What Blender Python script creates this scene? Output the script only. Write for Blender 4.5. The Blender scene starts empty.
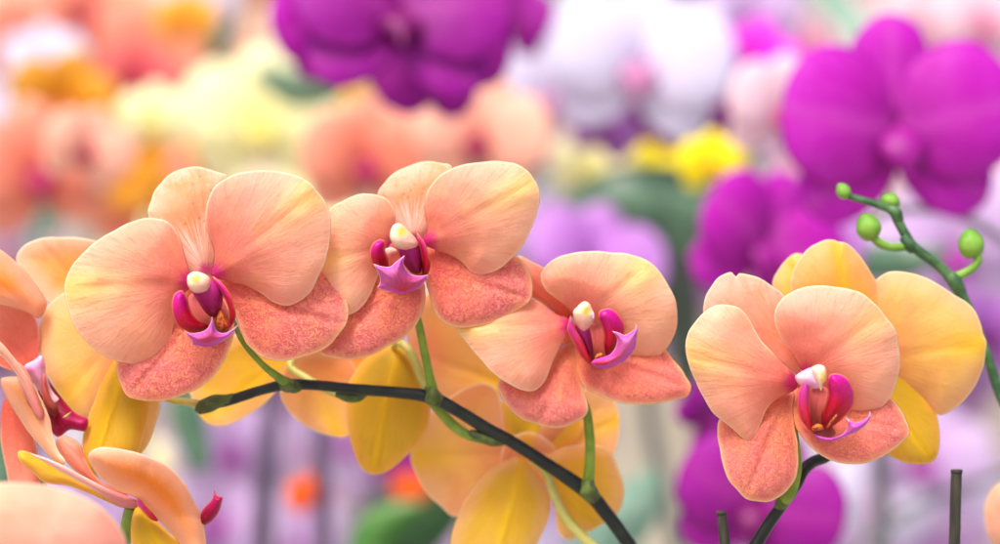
import bpy, math, random
import numpy as np
from mathutils import Vector, Matrix, noise
from mathutils.geometry import delaunay_2d_cdt

random.seed(7)
scene = bpy.context.scene
COL = scene.collection
R = math.radians

# ------------------------------------------------------------------ camera geometry
S = 0.00032                      # metres per photo pixel on the plane of sharp focus (y = 0)
FOC = 100.0
DC = 1000 * S * FOC / 36.0       # camera distance to that plane

def W(px, py, y=0.0):
    k = (DC + y) / DC * S
    return Vector(((px - 500.0) * k, y, (272.0 - py) * k))

# ------------------------------------------------------------------ materials
def srgb(r, g, b):
    f = lambda c: (c / 12.92 if c <= 0.04045 else ((c + 0.055) / 1.055) ** 2.4)
    return (f(r / 255.), f(g / 255.), f(b / 255.), 1.0)

class NT:
    def __init__(self, name):
        self.m = bpy.data.materials.new(name)
        self.m.use_nodes = True
        self.t = self.m.node_tree
        self.t.nodes.clear()
        self.out = self.t.nodes.new('ShaderNodeOutputMaterial')
    def n(self, typ, **kw):
        nd = self.t.nodes.new(typ)
        for k, v in kw.items():
            setattr(nd, k, v)
        return nd
    def link(self, a, b):
        self.t.links.new(a, b)
    def put(self, sock, v):
        if isinstance(v, bpy.types.NodeSocket):
            self.link(v, sock)
        else:
            sock.default_value = v
    def math(self, op, a, b=0.0, clamp=False):
        nd = self.n('ShaderNodeMath', operation=op, use_clamp=clamp)
        self.put(nd.inputs[0], a); self.put(nd.inputs[1], b)
        return nd.outputs[0]
    def attr(self, name):
        return self.n('ShaderNodeAttribute', attribute_name=name).outputs['Fac']
    def mix(self, fac, a, b, blend='MIX'):
        nd = self.n('ShaderNodeMix', data_type='RGBA', blend_type=blend)
        nd.clamp_factor = True
        self.put(nd.inputs[0], fac); self.put(nd.inputs[6], a); self.put(nd.inputs[7], b)
        return nd.outputs[2]
    def ss(self, x, lo, hi):
        nd = self.n('ShaderNodeMapRange', interpolation_type='SMOOTHSTEP')
        self.put(nd.inputs[0], x); nd.inputs[1].default_value = lo; nd.inputs[2].default_value = hi
        return nd.outputs[0]
    def vec(self, x, y, z):
        nd = self.n('ShaderNodeCombineXYZ')
        self.put(nd.inputs[0], x); self.put(nd.inputs[1], y); self.put(nd.inputs[2], z)
        return nd.outputs[0]
    def noise(self, vec, scale, detail=3.0, rough=0.55, dist=0.0):
        nd = self.n('ShaderNodeTexNoise')
        self.put(nd.inputs['Vector'], vec); nd.inputs['Scale'].default_value = scale
        nd.inputs['Detail'].default_value = detail; nd.inputs['Roughness'].default_value = rough
        nd.inputs['Distortion'].default_value = dist
        return nd.outputs['Fac']
    def ramp(self, fac, stops, interp='LINEAR'):
        nd = self.n('ShaderNodeValToRGB')
        cr = nd.color_ramp; cr.interpolation = interp
        while len(cr.elements) < len(stops):
            cr.elements.new(0.5)
        for e, (p, c) in zip(cr.elements, stops):
            e.position = p; e.color = c
        self.put(nd.inputs[0], fac)
        return nd.outputs[0]

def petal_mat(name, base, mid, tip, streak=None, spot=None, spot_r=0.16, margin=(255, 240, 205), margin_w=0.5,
              vein=0.25, vein_col=None, ret=0.0, ret_col=None, ret_scale=430.0, freckle=0.0, patch=None, patch_amt=0.0,
              stripe=0.0, transl=0.42, rough=0.5, bump=0.25, rib=None, spec=0.3, sparkle=0.13, glow=0.0, edge_tint=None, edge_w=7.0):
    """Petal tissue: colours run from base to tip along the attribute rad, veins fan out along ang."""
    g = NT(name)
    rad, lat, edge, ang = g.attr('rad'), g.attr('lat'), g.attr('edge'), g.attr('ang')
    pos = g.n('ShaderNodeTexCoord').outputs['Object']
    rnd = g.n('ShaderNodeObjectInfo').outputs['Random']
    nz = g.noise(pos, 60, 3)
    t = g.math('ADD', rad, g.math('MULTIPLY', g.math('SUBTRACT', nz, 0.5), 0.35))
    col = g.ramp(t, [(0.05, srgb(*base)), (0.45, srgb(*mid)), (0.95, srgb(*tip))])
    if edge_tint:
        k = g.math('SUBTRACT', 1.0, g.ss(g.math('ADD', edge, g.math('MULTIPLY', g.math('SUBTRACT', nz, .5), 4.0)), 0.3, edge_w))
        col = g.mix(g.math('MULTIPLY', k, 0.8), col, srgb(*edge_tint))
    if patch:
        pn = g.ss(g.noise(pos, 95, 4, 0.6), 0.45, 0.66)
        col = g.mix(g.math('MULTIPLY', pn, patch_amt), col, srgb(*patch))
    if streak:
        l2 = g.math('MULTIPLY', lat, 4.2)
        gs = g.math('EXPONENT', g.math('MULTIPLY', g.math('MULTIPLY', l2, l2), -1.0))
        gs = g.math('MULTIPLY', gs, g.ss(rad, 0.3, 0.95))
        gs = g.math('MULTIPLY', gs, g.math('ADD', 0.35, nz))
        col = g.mix(g.math('MULTIPLY', gs, 0.95), col, srgb(*streak))
    if rib:
        l2 = g.math('MULTIPLY', lat, 7.0)
        gs = g.math('EXPONENT', g.math('MULTIPLY', g.math('MULTIPLY', l2, l2), -1.0))
        col = g.mix(g.math('MULTIPLY', gs, 0.75), col, srgb(*rib))
    # fanned veins
    vv = g.vec(g.math('MULTIPLY', ang, 9.0), g.math('MULTIPLY', rad, 1.6), g.math('MULTIPLY', rnd, 40.0))
    vn = g.noise(vv, 2.2, 6, 0.66, 0.7)
    vm = g.math('MULTIPLY', g.ss(vn, 0.5, 0.72), vein)
    col = g.mix(vm, col, srgb(*(vein_col or base)))
    vn2 = g.ss(g.noise(vv, 6.5, 3, 0.6), 0.52, 0.75)
    col = g.mix(g.math('MULTIPLY', vn2, vein * 0.5), col, srgb(*tip))
    gr = g.ss(g.noise(pos, 1100, 2, 0.5), 0.56, 0.72)
    col = g.mix(g.math('MULTIPLY', gr, sparkle), col, srgb(255, 232, 214))  # fine pale specks: the tissue's crystalline sparkle put into the colour
    if stripe:
        st = g.ss(g.noise(g.vec(g.math('MULTIPLY', ang, 14.0), g.math('MULTIPLY', rad, 0.8), 3.0), 2.2, 2), 0.44, 0.62)
        st = g.math('MULTIPLY', g.math('MULTIPLY', st, g.math('SUBTRACT', 1.0, g.ss(rad, 0.3, 0.62))), stripe)
        col = g.mix(st, col, srgb(255, 226, 214))
    rm = None
    if ret:
        n1 = g.noise(pos, ret_scale, 2.0, 0.5, 0.9)
        n2 = g.noise(pos, ret_scale * 1.9, 1.0, 0.5, 0.5)
        r1 = g.math('SUBTRACT', 1.0, g.ss(g.math('ABSOLUTE', g.math('SUBTRACT', n1, 0.5)), 0.0, 0.075))
        r2 = g.math('SUBTRACT', 1.0, g.ss(g.math('ABSOLUTE', g.math('SUBTRACT', n2, 0.5)), 0.0, 0.09))
        rm = g.math('MAXIMUM', r1, g.math('MULTIPLY', r2, 0.55))
        dens = g.ss(g.noise(pos, 110, 2), 0.28, 0.55)
        rm = g.math('MULTIPLY', rm, g.math('MULTIPLY', g.math('ADD', 0.45, g.math('MULTIPLY', dens, 0.55)), ret))
        fade = g.ss(edge, 0.4, 2.0)
        rm = g.math('MULTIPLY', rm, fade)
        col = g.mix(rm, col, srgb(*ret_col))
    if freckle:
        vo = g.n('ShaderNodeTexVoronoi', feature='F1'); vo.inputs['Scale'].default_value = 520; vo.inputs['Randomness'].default_value = 1
        g.link(pos, vo.inputs['Vector'])
        fm = g.math('SUBTRACT', 1.0, g.ss(vo.outputs['Distance'], 0.12, 0.36))
        fm = g.math('MULTIPLY', fm, g.ss(g.noise(pos, 150, 3), 0.5, 0.62))
        fm = g.math('MULTIPLY', fm, g.ss(edge, 1.5, 4.0))
        col = g.mix(g.math('MULTIPLY', fm, freckle), col, srgb(176, 84, 62))
    if spot:
        sm = g.math('SUBTRACT', 1.0, g.ss(g.math('ADD', rad, g.math('MULTIPLY', g.math('SUBTRACT', vn, 0.5), 0.25)), spot_r * 0.35, spot_r))
        col = g.mix(sm, col, srgb(*spot))
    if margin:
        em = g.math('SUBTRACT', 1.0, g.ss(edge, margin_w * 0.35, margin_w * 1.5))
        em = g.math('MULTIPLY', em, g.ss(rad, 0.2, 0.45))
        col = g.mix(g.math('MULTIPLY', em, 0.78), col, srgb(*margin))  # edge pigment; its paleness also paints in light caught along the rim
    bn = g.math('ADD', g.math('MULTIPLY', g.noise(pos, 700, 3, 0.6), 0.5), g.math('MULTIPLY', vn, 0.9))
    if rm is not None:
        bn = g.math('SUBTRACT', bn, g.math('MULTIPLY', rm, 0.5))
    bp = g.n('ShaderNodeBump'); bp.inputs['Strength'].default_value = bump; bp.inputs['Distance'].default_value = 0.0007
    g.link(bn, bp.inputs['Height'])
    p = g.n('ShaderNodeBsdfPrincipled')
    g.link(col, p.inputs['Base Color']); p.inputs['Roughness'].default_value = rough
    p.inputs['Specular IOR Level'].default_value = spec
    g.link(bp.outputs[0], p.inputs['Normal'])
    tr = g.n('ShaderNodeBsdfTranslucent')
    g.link(g.mix(glow, col, srgb(255, 238, 190)), tr.inputs['Color']); g.link(bp.outputs[0], tr.inputs['Normal'])
    ms = g.n('ShaderNodeMixShader'); ms.inputs[0].default_value = transl
    g.link(p.outputs[0], ms.inputs[1]); g.link(tr.outputs[0], ms.inputs[2])
    g.link(ms.outputs[0], g.out.inputs[0])
    return g.m

def plain_mat(name, c1, c2, scale=200, rough=0.45, spec=0.4, bump=0.2, stretch=(1, 1, 1), transl=0.0, lo=0.35, hi=0.65):
    g = NT(name)
    pos = g.n('ShaderNodeTexCoord').outputs['Object']
    mp = g.n('ShaderNodeMapping'); mp.inputs['Scale'].default_value = stretch
    g.link(pos, mp.inputs[0])
    nz = g.noise(mp.outputs[0], scale, 4, 0.6)
    col = g.mix(g.ss(nz, lo, hi), srgb(*c1), srgb(*c2))
    bp = g.n('ShaderNodeBump'); bp.inputs['Strength'].default_value = bump; bp.inputs['Distance'].default_value = 0.0006
    g.link(g.noise(mp.outputs[0], scale * 3, 3), bp.inputs['Height'])
    p = g.n('ShaderNodeBsdfPrincipled'); g.link(col, p.inputs['Base Color'])
    p.inputs['Roughness'].default_value = rough; p.inputs['Specular IOR Level'].default_value = spec
    g.link(bp.outputs[0], p.inputs['Normal'])
    if transl:
        tr = g.n('ShaderNodeBsdfTranslucent'); g.link(col, tr.inputs['Color'])
        ms = g.n('ShaderNodeMixShader'); ms.inputs[0].default_value = transl
        g.link(p.outputs[0], ms.inputs[1]); g.link(tr.outputs[0], ms.inputs[2])
        g.link(ms.outputs[0], g.out.inputs[0])
    else:
        g.link(p.outputs[0], g.out.inputs[0])
    return g.m

M = {}
PT = dict(vein=0.46, vein_col=(234, 124, 98), patch=(250, 188, 124), patch_amt=0.3, bump=0.6)
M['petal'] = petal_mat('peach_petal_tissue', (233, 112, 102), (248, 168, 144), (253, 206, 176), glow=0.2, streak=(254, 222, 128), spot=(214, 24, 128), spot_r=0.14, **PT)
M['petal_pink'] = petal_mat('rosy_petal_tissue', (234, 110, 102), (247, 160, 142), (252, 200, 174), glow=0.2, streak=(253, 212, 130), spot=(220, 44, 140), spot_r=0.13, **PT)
M['dorsal'] = petal_mat('orange_freckled_sepal_tissue', (246, 168, 148), (244, 156, 110), (249, 188, 142), edge_tint=(251, 204, 180), edge_w=8,
                        patch=(240, 150, 62), patch_amt=0.55, freckle=0.55, stripe=0.8, vein=0.3, vein_col=(232, 120, 90), spot=(226, 90, 150), spot_r=0.1, bump=0.5)
M['dorsal_plain'] = petal_mat('rosy_orange_sepal_tissue', (240, 128, 106), (243, 152, 122), (248, 180, 152), edge_tint=(250, 184, 164), edge_w=6,
                        patch=(240, 150, 84), patch_amt=0.5, freckle=0.2, vein=0.35, vein_col=(226, 112, 84), bump=0.5)
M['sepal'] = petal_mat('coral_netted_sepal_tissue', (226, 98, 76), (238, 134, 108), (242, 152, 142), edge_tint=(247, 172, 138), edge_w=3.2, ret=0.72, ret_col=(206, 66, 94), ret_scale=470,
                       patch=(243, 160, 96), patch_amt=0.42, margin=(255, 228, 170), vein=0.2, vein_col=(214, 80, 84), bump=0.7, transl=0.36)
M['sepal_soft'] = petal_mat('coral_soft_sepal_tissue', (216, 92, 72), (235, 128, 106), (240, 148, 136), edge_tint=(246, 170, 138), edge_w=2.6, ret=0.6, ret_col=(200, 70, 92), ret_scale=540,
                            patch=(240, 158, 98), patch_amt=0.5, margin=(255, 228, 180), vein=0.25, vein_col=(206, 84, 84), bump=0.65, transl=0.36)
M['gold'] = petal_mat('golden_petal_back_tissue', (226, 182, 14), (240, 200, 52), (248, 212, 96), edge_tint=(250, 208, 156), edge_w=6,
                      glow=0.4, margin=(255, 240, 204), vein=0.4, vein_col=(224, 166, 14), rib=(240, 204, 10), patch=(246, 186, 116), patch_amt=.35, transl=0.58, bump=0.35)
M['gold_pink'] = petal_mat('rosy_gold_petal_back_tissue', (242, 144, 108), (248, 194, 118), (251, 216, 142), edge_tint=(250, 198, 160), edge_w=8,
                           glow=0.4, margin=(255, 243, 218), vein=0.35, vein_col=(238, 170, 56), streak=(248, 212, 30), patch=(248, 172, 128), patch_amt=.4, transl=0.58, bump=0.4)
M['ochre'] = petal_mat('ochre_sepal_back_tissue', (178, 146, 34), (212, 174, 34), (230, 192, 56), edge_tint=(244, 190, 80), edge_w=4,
                       sparkle=0.03, glow=0.4, margin=(252, 226, 150), vein=0.4, vein_col=(196, 146, 14), rib=(236, 198, 8), transl=0.56, bump=0.35)
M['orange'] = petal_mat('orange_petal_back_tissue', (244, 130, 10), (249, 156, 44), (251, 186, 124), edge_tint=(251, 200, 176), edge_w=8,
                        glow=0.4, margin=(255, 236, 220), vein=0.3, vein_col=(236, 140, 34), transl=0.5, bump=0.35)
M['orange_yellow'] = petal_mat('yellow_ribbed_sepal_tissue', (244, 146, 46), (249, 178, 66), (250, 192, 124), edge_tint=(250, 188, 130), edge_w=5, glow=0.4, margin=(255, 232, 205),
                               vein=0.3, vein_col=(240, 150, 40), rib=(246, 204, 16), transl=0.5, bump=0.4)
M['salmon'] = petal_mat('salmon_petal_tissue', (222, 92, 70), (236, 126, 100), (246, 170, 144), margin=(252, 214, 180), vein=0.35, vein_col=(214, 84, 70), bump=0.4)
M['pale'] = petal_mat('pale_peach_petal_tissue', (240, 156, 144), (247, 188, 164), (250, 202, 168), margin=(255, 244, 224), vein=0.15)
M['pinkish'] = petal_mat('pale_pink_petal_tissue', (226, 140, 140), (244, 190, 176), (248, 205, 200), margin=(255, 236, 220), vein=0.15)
M['lobe'] = petal_mat('magenta_lip_lobe_tissue', (160, 0, 10), (206, 0, 40), (220, 8, 160), sparkle=0.03, margin=(250, 150, 96), margin_w=0.45, vein=0.6,
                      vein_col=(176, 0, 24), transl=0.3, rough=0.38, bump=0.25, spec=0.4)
M['lobe_dark'] = petal_mat('crimson_lip_tissue', (110, 0, 30), (150, 0, 48), (186, 8, 96), margin=(230, 100, 110), margin_w=0.3, vein=0.5, sparkle=0.03,
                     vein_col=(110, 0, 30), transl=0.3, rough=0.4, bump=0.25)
M['lobe_pale'] = petal_mat('pink_lip_lobe_tissue', (206, 16, 30), (222, 40, 80), (220, 70, 186), sparkle=0.03, margin=(250, 140, 96), margin_w=0.42, vein=0.3,
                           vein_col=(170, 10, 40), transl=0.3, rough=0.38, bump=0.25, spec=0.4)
M['lip'] = petal_mat('lilac_lip_tissue', (208, 24, 70), (204, 84, 150), (216, 116, 194), edge_tint=(208, 80, 200), edge_w=1.1, sparkle=0.03, margin=(252, 220, 216),
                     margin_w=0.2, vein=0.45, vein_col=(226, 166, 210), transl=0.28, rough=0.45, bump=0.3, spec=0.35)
M['throat'] = petal_mat('striped_throat_tissue', (120, 30, 20), (190, 84, 70), (216, 110, 110), sparkle=0.03, margin=None, vein=0.6, vein_col=(140, 20, 30), transl=0.2, rough=0.4)
M['throat_purple'] = petal_mat('purple_throat_tissue', (130, 0, 50), (156, 6, 92), (196, 50, 140), sparkle=0.03, margin=None, vein=0.35, vein_col=(110, 0, 60), transl=0.15, rough=0.45, bump=0.3)
M['callus'] = plain_mat('yellow_callus', (214, 130, 50), (160, 30, 20), 900, transl=0.1)
def cap_mat():
    g = NT('ivory_anther_cap')
    pos = g.n('ShaderNodeTexCoord').outputs['Object']
    rad, lat = g.attr('rad'), g.attr('lat')
    nz = g.noise(pos, 320, 3)
    col = g.mix(g.ss(g.math('ADD', rad, g.math('MULTIPLY', nz, .3)), .3, 1.0), srgb(226, 160, 144), srgb(240, 226, 186))
    dx = g.math('SUBTRACT', lat, 0.12); dy = g.math('SUBTRACT', rad, 0.66)
    r2 = g.math('ADD', g.math('MULTIPLY', dx, dx), g.math('MULTIPLY', g.math('MULTIPLY', dy, dy), 5.0))
    blob = g.math('SUBTRACT', 1.0, g.ss(g.math('ADD', r2, g.math('MULTIPLY', g.math('SUBTRACT', nz, .5), .2)), 0.0, 0.3))
    col = g.mix(g.math('MULTIPLY', blob, .9), col, srgb(240, 190, 70))
    p = g.n('ShaderNodeBsdfPrincipled'); g.link(col, p.inputs['Base Color']); p.inputs['Roughness'].default_value = .42
    p.inputs['Specular IOR Level'].default_value = .35
    p.inputs['Subsurface Weight'].default_value = .25; p.inputs['Subsurface Radius'].default_value = (.002, .0015, .001); p.inputs['Subsurface Scale'].default_value = 1.0
    bp = g.n('ShaderNodeBump'); bp.inputs['Strength'].default_value = .35; bp.inputs['Distance'].default_value = .0008
    g.link(g.noise(pos, 420, 3), bp.inputs['Height']); g.link(bp.outputs[0], p.inputs['Normal'])
    g.link(p.outputs[0], g.out.inputs[0])
    return g.m
M['cap'] = cap_mat()
M['anther'] = plain_mat('yellow_anther', (250, 230, 160), (248, 208, 104), 200, rough=0.45, transl=0.2)
M['column'] = plain_mat('blush_column', (248, 216, 226), (232, 150, 200), 140, rough=0.4, transl=0.2)
M['stem'] = plain_mat('dark_flower_stem', (13, 17, 13), (27, 34, 24), 160, rough=0.42, spec=0.4, bump=0.35, stretch=(1, 1, 1))
M['node'] = plain_mat('green_stem_node', (84, 100, 36), (58, 70, 30), 300, rough=0.55, bump=0.4)
M['pedicel'] = plain_mat('green_pedicel', (110, 140, 40), (136, 160, 50), 160, rough=0.4, transl=0.12)
M['pedicel_pale'] = plain_mat('pale_green_pedicel', (184, 184, 84), (214, 200, 120), 120, rough=0.4, transl=0.15)
M['bud'] = plain_mat('green_bud', (86, 138, 34), (126, 172, 64), 60, rough=0.58, transl=0.12, bump=0.25)
M['budstem'] = plain_mat('grey_green_bud_stem', (40, 78, 44), (74, 110, 64), 260, rough=0.5, bump=0.3)
M['stake'] = plain_mat('dark_wooden_stake', (38, 36, 29), (60, 56, 44), 500, rough=0.7, bump=0.5, stretch=(1, 1, 0.15))

# ------------------------------------------------------------------ object helpers
def link(o, parent=None):
    COL.objects.link(o)
    if parent is not None:
        o.parent = parent
    return o

def thing(name, loc, label, cat, group=None):
    o = bpy.data.objects.new(name, None)
    o.empty_display_size = 0.01
    o.location = loc
    o['label'] = label; o['category'] = cat
    if group:
        o['group'] = group
    return link(o)

def tag(o, label, cat, group=None):
    o['label'] = label; o['category'] = cat
    if group:
        o['group'] = group
    return o

def part(name, mesh, parent, label=None):
    o = bpy.data.objects.new(name, mesh)
    if label:
        o['label'] = label
    return link(o, parent)

# ------------------------------------------------------------------ organic sheets
def closed_spline(pts, step=2.0):
    n = len(pts); out = []
    P = [np.array(p, float) for p in pts]
    for i in range(n):
        p0, p1, p2, p3 = P[i - 1], P[i], P[(i + 1) % n], P[(i + 2) % n]
        L = np.linalg.norm(p2 - p1)
        if L < 1e-6:
            continue
        k = max(1, int(round(L / step)))
        for j in range(k):
            t = j / k
            out.append(0.5 * ((2 * p1) + (-p0 + p2) * t + (2 * p0 - 5 * p1 + 4 * p2 - p3) * t * t + (-p0 + 3 * p1 - 3 * p2 + p3) * t ** 3))
    return np.array(out)

def seg_dist(P, B):
    """distance of each point in P to the closed polyline B"""
    A = B; C = np.roll(B, -1, axis=0)
    d = C - A
    L2 = (d ** 2).sum(1) + 1e-12
    out = np.empty(len(P))
    for i in range(0, len(P), 400):
        q = P[i:i + 400]
        t = ((q[:, None, :] - A[None]) * d[None]).sum(2) / L2[None]
        t = np.clip(t, 0, 1)
        pr = A[None] + t[..., None] * d[None]
        out[i:i + 400] = np.sqrt(((q[:, None, :] - pr) ** 2).sum(2)).min(1)
    return out

def inside(P, B):
    x, y = P[:, 0], P[:, 1]
    r = np.zeros(len(P), bool)
    j = len(B) - 1
    for i in range(len(B)):
        xi, yi = B[i]; xj, yj = B[j]
        c = ((yi > y) != (yj > y))
        if c.any():
            xx = (xj - xi) * (y - yi) / (yj - yi + 1e-12) + xi
            r ^= c & (x < xx)
        j = i
    return r

def sheet_mesh(name, outline, base, tip, yb, yt, mat, back=None, bulge=4.0, roll=0.0, wave=1.2, thick=0.5, sp=2.8, seed=0, curl=1.0,
               groove=0.5, origin=None, solid=0.0, jitter=0.5, local=None, bend=0.0):
    """A petal: the outline (photo pixels) filled with a fine triangle net, bent in depth (millimetres) and given two faces that meet at the margin.
    local = metres per unit builds it in its own frame instead (x, z from the outline)."""
    B = closed_spline(outline, step=sp * 0.75)
    base = np.array(base, float); tip = np.array(tip, float)
    # a little irregularity along the margin
    ctr = B.mean(0)
    for i in range(len(B)):
        k = noise.noise(Vector((B[i][0] * 0.06, B[i][1] * 0.06, seed * 3.7 + 0.3))) * jitter * 2
        v = B[i] - ctr
        B[i] = B[i] + v / (np.linalg.norm(v) + 1e-9) * k
    lo, hi = B.min(0), B.max(0)
    rows = []
    yy = lo[1]; odd = 0
    while yy < hi[1]:
        xx = lo[0] + (sp / 2 if odd else 0)
        while xx < hi[0]:
            rows.append((xx, yy)); xx += sp
        yy += sp * 0.866; odd ^= 1
    G = np.array(rows)
    G = G[inside(G, B)]
    dG = seg_dist(G, B)
    G = G[dG > sp * 0.95]
    # an inner ring keeps the rolled margin round
    nrm = np.roll(B, -1, 0) - np.roll(B, 1, 0)
    nrm = np.stack([-nrm[:, 1], nrm[:, 0]], 1); nrm /= (np.linalg.norm(nrm, axis=1)[:, None] + 1e-9)
    area = 0.5 * np.sum(B[:, 0] * np.roll(B[:, 1], -1) - np.roll(B[:, 0], -1) * B[:, 1])
    ring = B + nrm * (sp * 0.38) * (1 if area > 0 else -1)
    ring = ring[inside(ring, B)]
    ring = ring[seg_dist(ring, B) > sp * 0.3]
    nb = len(B)
    allp = [Vector(p) for p in B] + [Vector(p) for p in ring] + [Vector(p) for p in G]
    vs, _e, fs, _ov, _oe, _of = delaunay_2d_cdt(allp, [], [list(range(nb))], 1, 1e-5)
    P = np.array([(v.x, v.y) for v in vs])
    d = seg_dist(P, B)
    d[d < 1e-3] = 0
    axis = tip - base; Lx = np.linalg.norm(axis); ax = axis / Lx; nx = np.array([-ax[1], ax[0]])
    rel = P - base
    s = rel @ ax / Lx
    q = rel @ nx
    Wd = np.abs((B - base) @ nx).max() + 1e-6
    qn = q / Wd
    rr = np.linalg.norm(rel, axis=1) / np.linalg.norm(B - base, axis=1).max()
    ang = np.arctan2(q, (rel @ ax) + 1e-9)
    D = max(d.max(), 1e-6)
    f = 1 - (1 - np.clip(d / D, 0, 1)) ** 2
    mmpx = (S * 1000) if local is None else local * 1000
    edge = d * mmpx
    sc = np.clip(s, -0.1, 1.1)
    y = yb + (yt - yb) * sc + roll * qn + bend * (sc * sc) - bulge * f
    y = y + groove * np.exp(-(qn / 0.07) ** 2) * np.clip(sc * 2, 0, 1) * np.clip(d / (D * .4), 0, 1)
    rim = np.clip(1 - d / (D * 0.35), 0, 1)
    y = y + curl * rim ** 2
    for i in range(len(P)):
        v = Vector((P[i][0] * 0.016, P[i][1] * 0.016, seed * 1.9 + 5))
        y[i] += wave * noise.noise(v) * (0.5 + rim[i]) + wave * 0.25 * noise.noise(v * 3.1)
    org = origin if origin is not None else Vector((0, 0, 0))
    def place(p, ymm):
        if local is None:
            return W(p[0], p[1], ymm * 0.001) - org
        return Vector((p[0] * local, ymm * 0.001, p[1] * local))
    n = len(P)
    verts = []; faces = []; mats = []
    # solid pieces swell to both sides, sheets are as thick as tissue
    h = solid * np.sqrt(np.clip(1 - (1 - np.clip(d / D, 0, 1)) ** 2, 0, 1)) if solid else None
    tp = np.clip(d / max(sp * 1.1, 1e-6), 0, 1) ** 0.5
    for i in range(n):
        verts.append(place(P[i], y[i] - (h[i] if solid else 0)))
    backid = {}
    vals = list(range(n))
    for i in range(n):
        if d[i] <= 1e-3:
            backid[i] = i
        else:
            backid[i] = len(verts)
            verts.append(place(P[i], y[i] + (h[i] if solid else thick * tp[i])))
            vals.append(i)
    for fc in fs:
        a, b, c = fc[0], fc[1], fc[2]
        A2 = (P[b][0] - P[a][0]) * (P[c][1] - P[a][1]) - (P[c][0] - P[a][0]) * (P[b][1] - P[a][1])
        # the front face must look to -Y (towards the camera)
        flip = (A2 > 0) if local is None else (A2 < 0)
        tri = (a, c, b) if flip else (a, b, c)
        faces.append(tri); mats.append(0)
        faces.append(tuple(backid[k] for k in reversed(tri))); mats.append(1)
    me = bpy.data.meshes.new(name)
    me.from_pydata([tuple(v) for v in verts], [], faces)
    me.materials.append(mat); me.materials.append(back or mat)
    me.polygons.foreach_set('material_index', mats)
    me.polygons.foreach_set('use_smooth', [True] * len(faces))
    for nm, arr in (('rad', rr), ('lat', qn), ('edge', edge), ('ang', ang)):
        at = me.attributes.new(nm, 'FLOAT', 'POINT')
        at.data.foreach_set('value', np.array([arr[k] for k in vals], dtype=np.float32))
    me.update()
    return me

SEED = [0]
def petal(parent, name, outline, base, tip, yb, yt, mat, back='gold', label=None, **kw):
    SEED[0] += 1
    me = sheet_mesh(name, outline, base, tip, yb, yt, M[mat], M[back], seed=SEED[0], origin=Vector(root_of(parent).location), **kw)
    return part(name, me, parent, label)

def root_of(o):
    while o.parent is not None:
        o = o.parent
    return o

# ------------------------------------------------------------------ tubes
def open_spline(pts, per=8):
    P = [Vector(p) for p in pts]
    out = []
    n = len(P)
    for i in range(n - 1):
        p0 = P[i - 1] if i else P[0] * 2 - P[1]
        p3 = P[i + 2] if i + 2 < n else P[-1] * 2 - P[-2]
        p1, p2 = P[i], P[i + 1]
        for j in range(per):
            t = j / per
            out.append(0.5 * ((2 * p1) + (p2 - p0) * t + (2 * p0 - 5 * p1 + 4 * p2 - p3) * t * t + (3 * p1 - p0 - 3 * p2 + p3) * t ** 3))
    out.append(P[-1])
    return out

def tube_mesh(name, pts, mat, seg=14, per=8, lump=0.04, origin=None, seed=1):
    """pts: (x, y, z, radius) in metres"""
    C4 = open_spline([Vector((p[0], p[1], p[2], p[3])) for p in pts], per)
    org = origin or Vector((0, 0, 0))
    verts, faces = [], []
    prev = None
    N = len(C4)
    for i, c in enumerate(C4):
        a = C4[max(i - 1, 0)]; b = C4[min(i + 1, N - 1)]
        t = Vector((b[0] - a[0], b[1] - a[1], b[2] - a[2])).normalized()
        if prev is None:
            u = t.cross(Vector((0, 1, 0)))
            if u.length < 0.1:
                u = t.cross(Vector((1, 0, 0)))
        else:
            u = prev - t * prev.dot(t)
        u.normalize(); prev = u
        v = t.cross(u)
        for k in range(seg):
            th = 2 * math.pi * k / seg
            dirv = u * math.cos(th) + v * math.sin(th)
            pos = Vector((c[0], c[1], c[2]))
            r = max(c[3], 1e-5) * (1 + lump * noise.noise((pos + dirv * c[3]) * 260 + Vector((seed, 0, 0))))
            verts.append(pos + dirv * r - org)
    for i in range(N - 1):
        for k in range(seg):
            k2 = (k + 1) % seg
            faces.append((i * seg + k, i * seg + k2, (i + 1) * seg + k2, (i + 1) * seg + k))
    c0 = len(verts); verts.append(Vector(C4[0][:3]) - org)
    c1 = len(verts); verts.append(Vector(C4[-1][:3]) - org)
    for k in range(seg):
        k2 = (k + 1) % seg
        faces.append((c0, k2, k))
        faces.append((c1, (N - 1) * seg + k, (N - 1) * seg + k2))
    me = bpy.data.meshes.new(name)
    me.from_pydata([tuple(v) for v in verts], [], faces)
    me.materials.append(mat)
    me.polygons.foreach_set('use_smooth', [True] * len(faces))
    me.update()
    return me

def tube_px(pts):
    """(px, py, y_mm, width_px) -> metres"""
    out = []
    for px, py, ymm, w in pts:
        v = W(px, py, ymm * 0.001)
        out.append((v.x, v.y, v.z, w * 0.5 * S * (DC + ymm * 0.001) / DC))
    return out

def tube(parent, name, pts, mat, label=None, **kw):
    me = tube_mesh(name, tube_px(pts), M[mat], origin=Vector(root_of(parent).location), **kw)
    return part(name, me, parent, label)

# ------------------------------------------------------------------ the sharp blossoms
def blossom(label, px, py, ymm, group='peach and golden orchid blossoms of the front sprays'):
    return thing('orchid_blossom', W(px, py, ymm * 0.001), label, 'orchid blossom', group)

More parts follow.
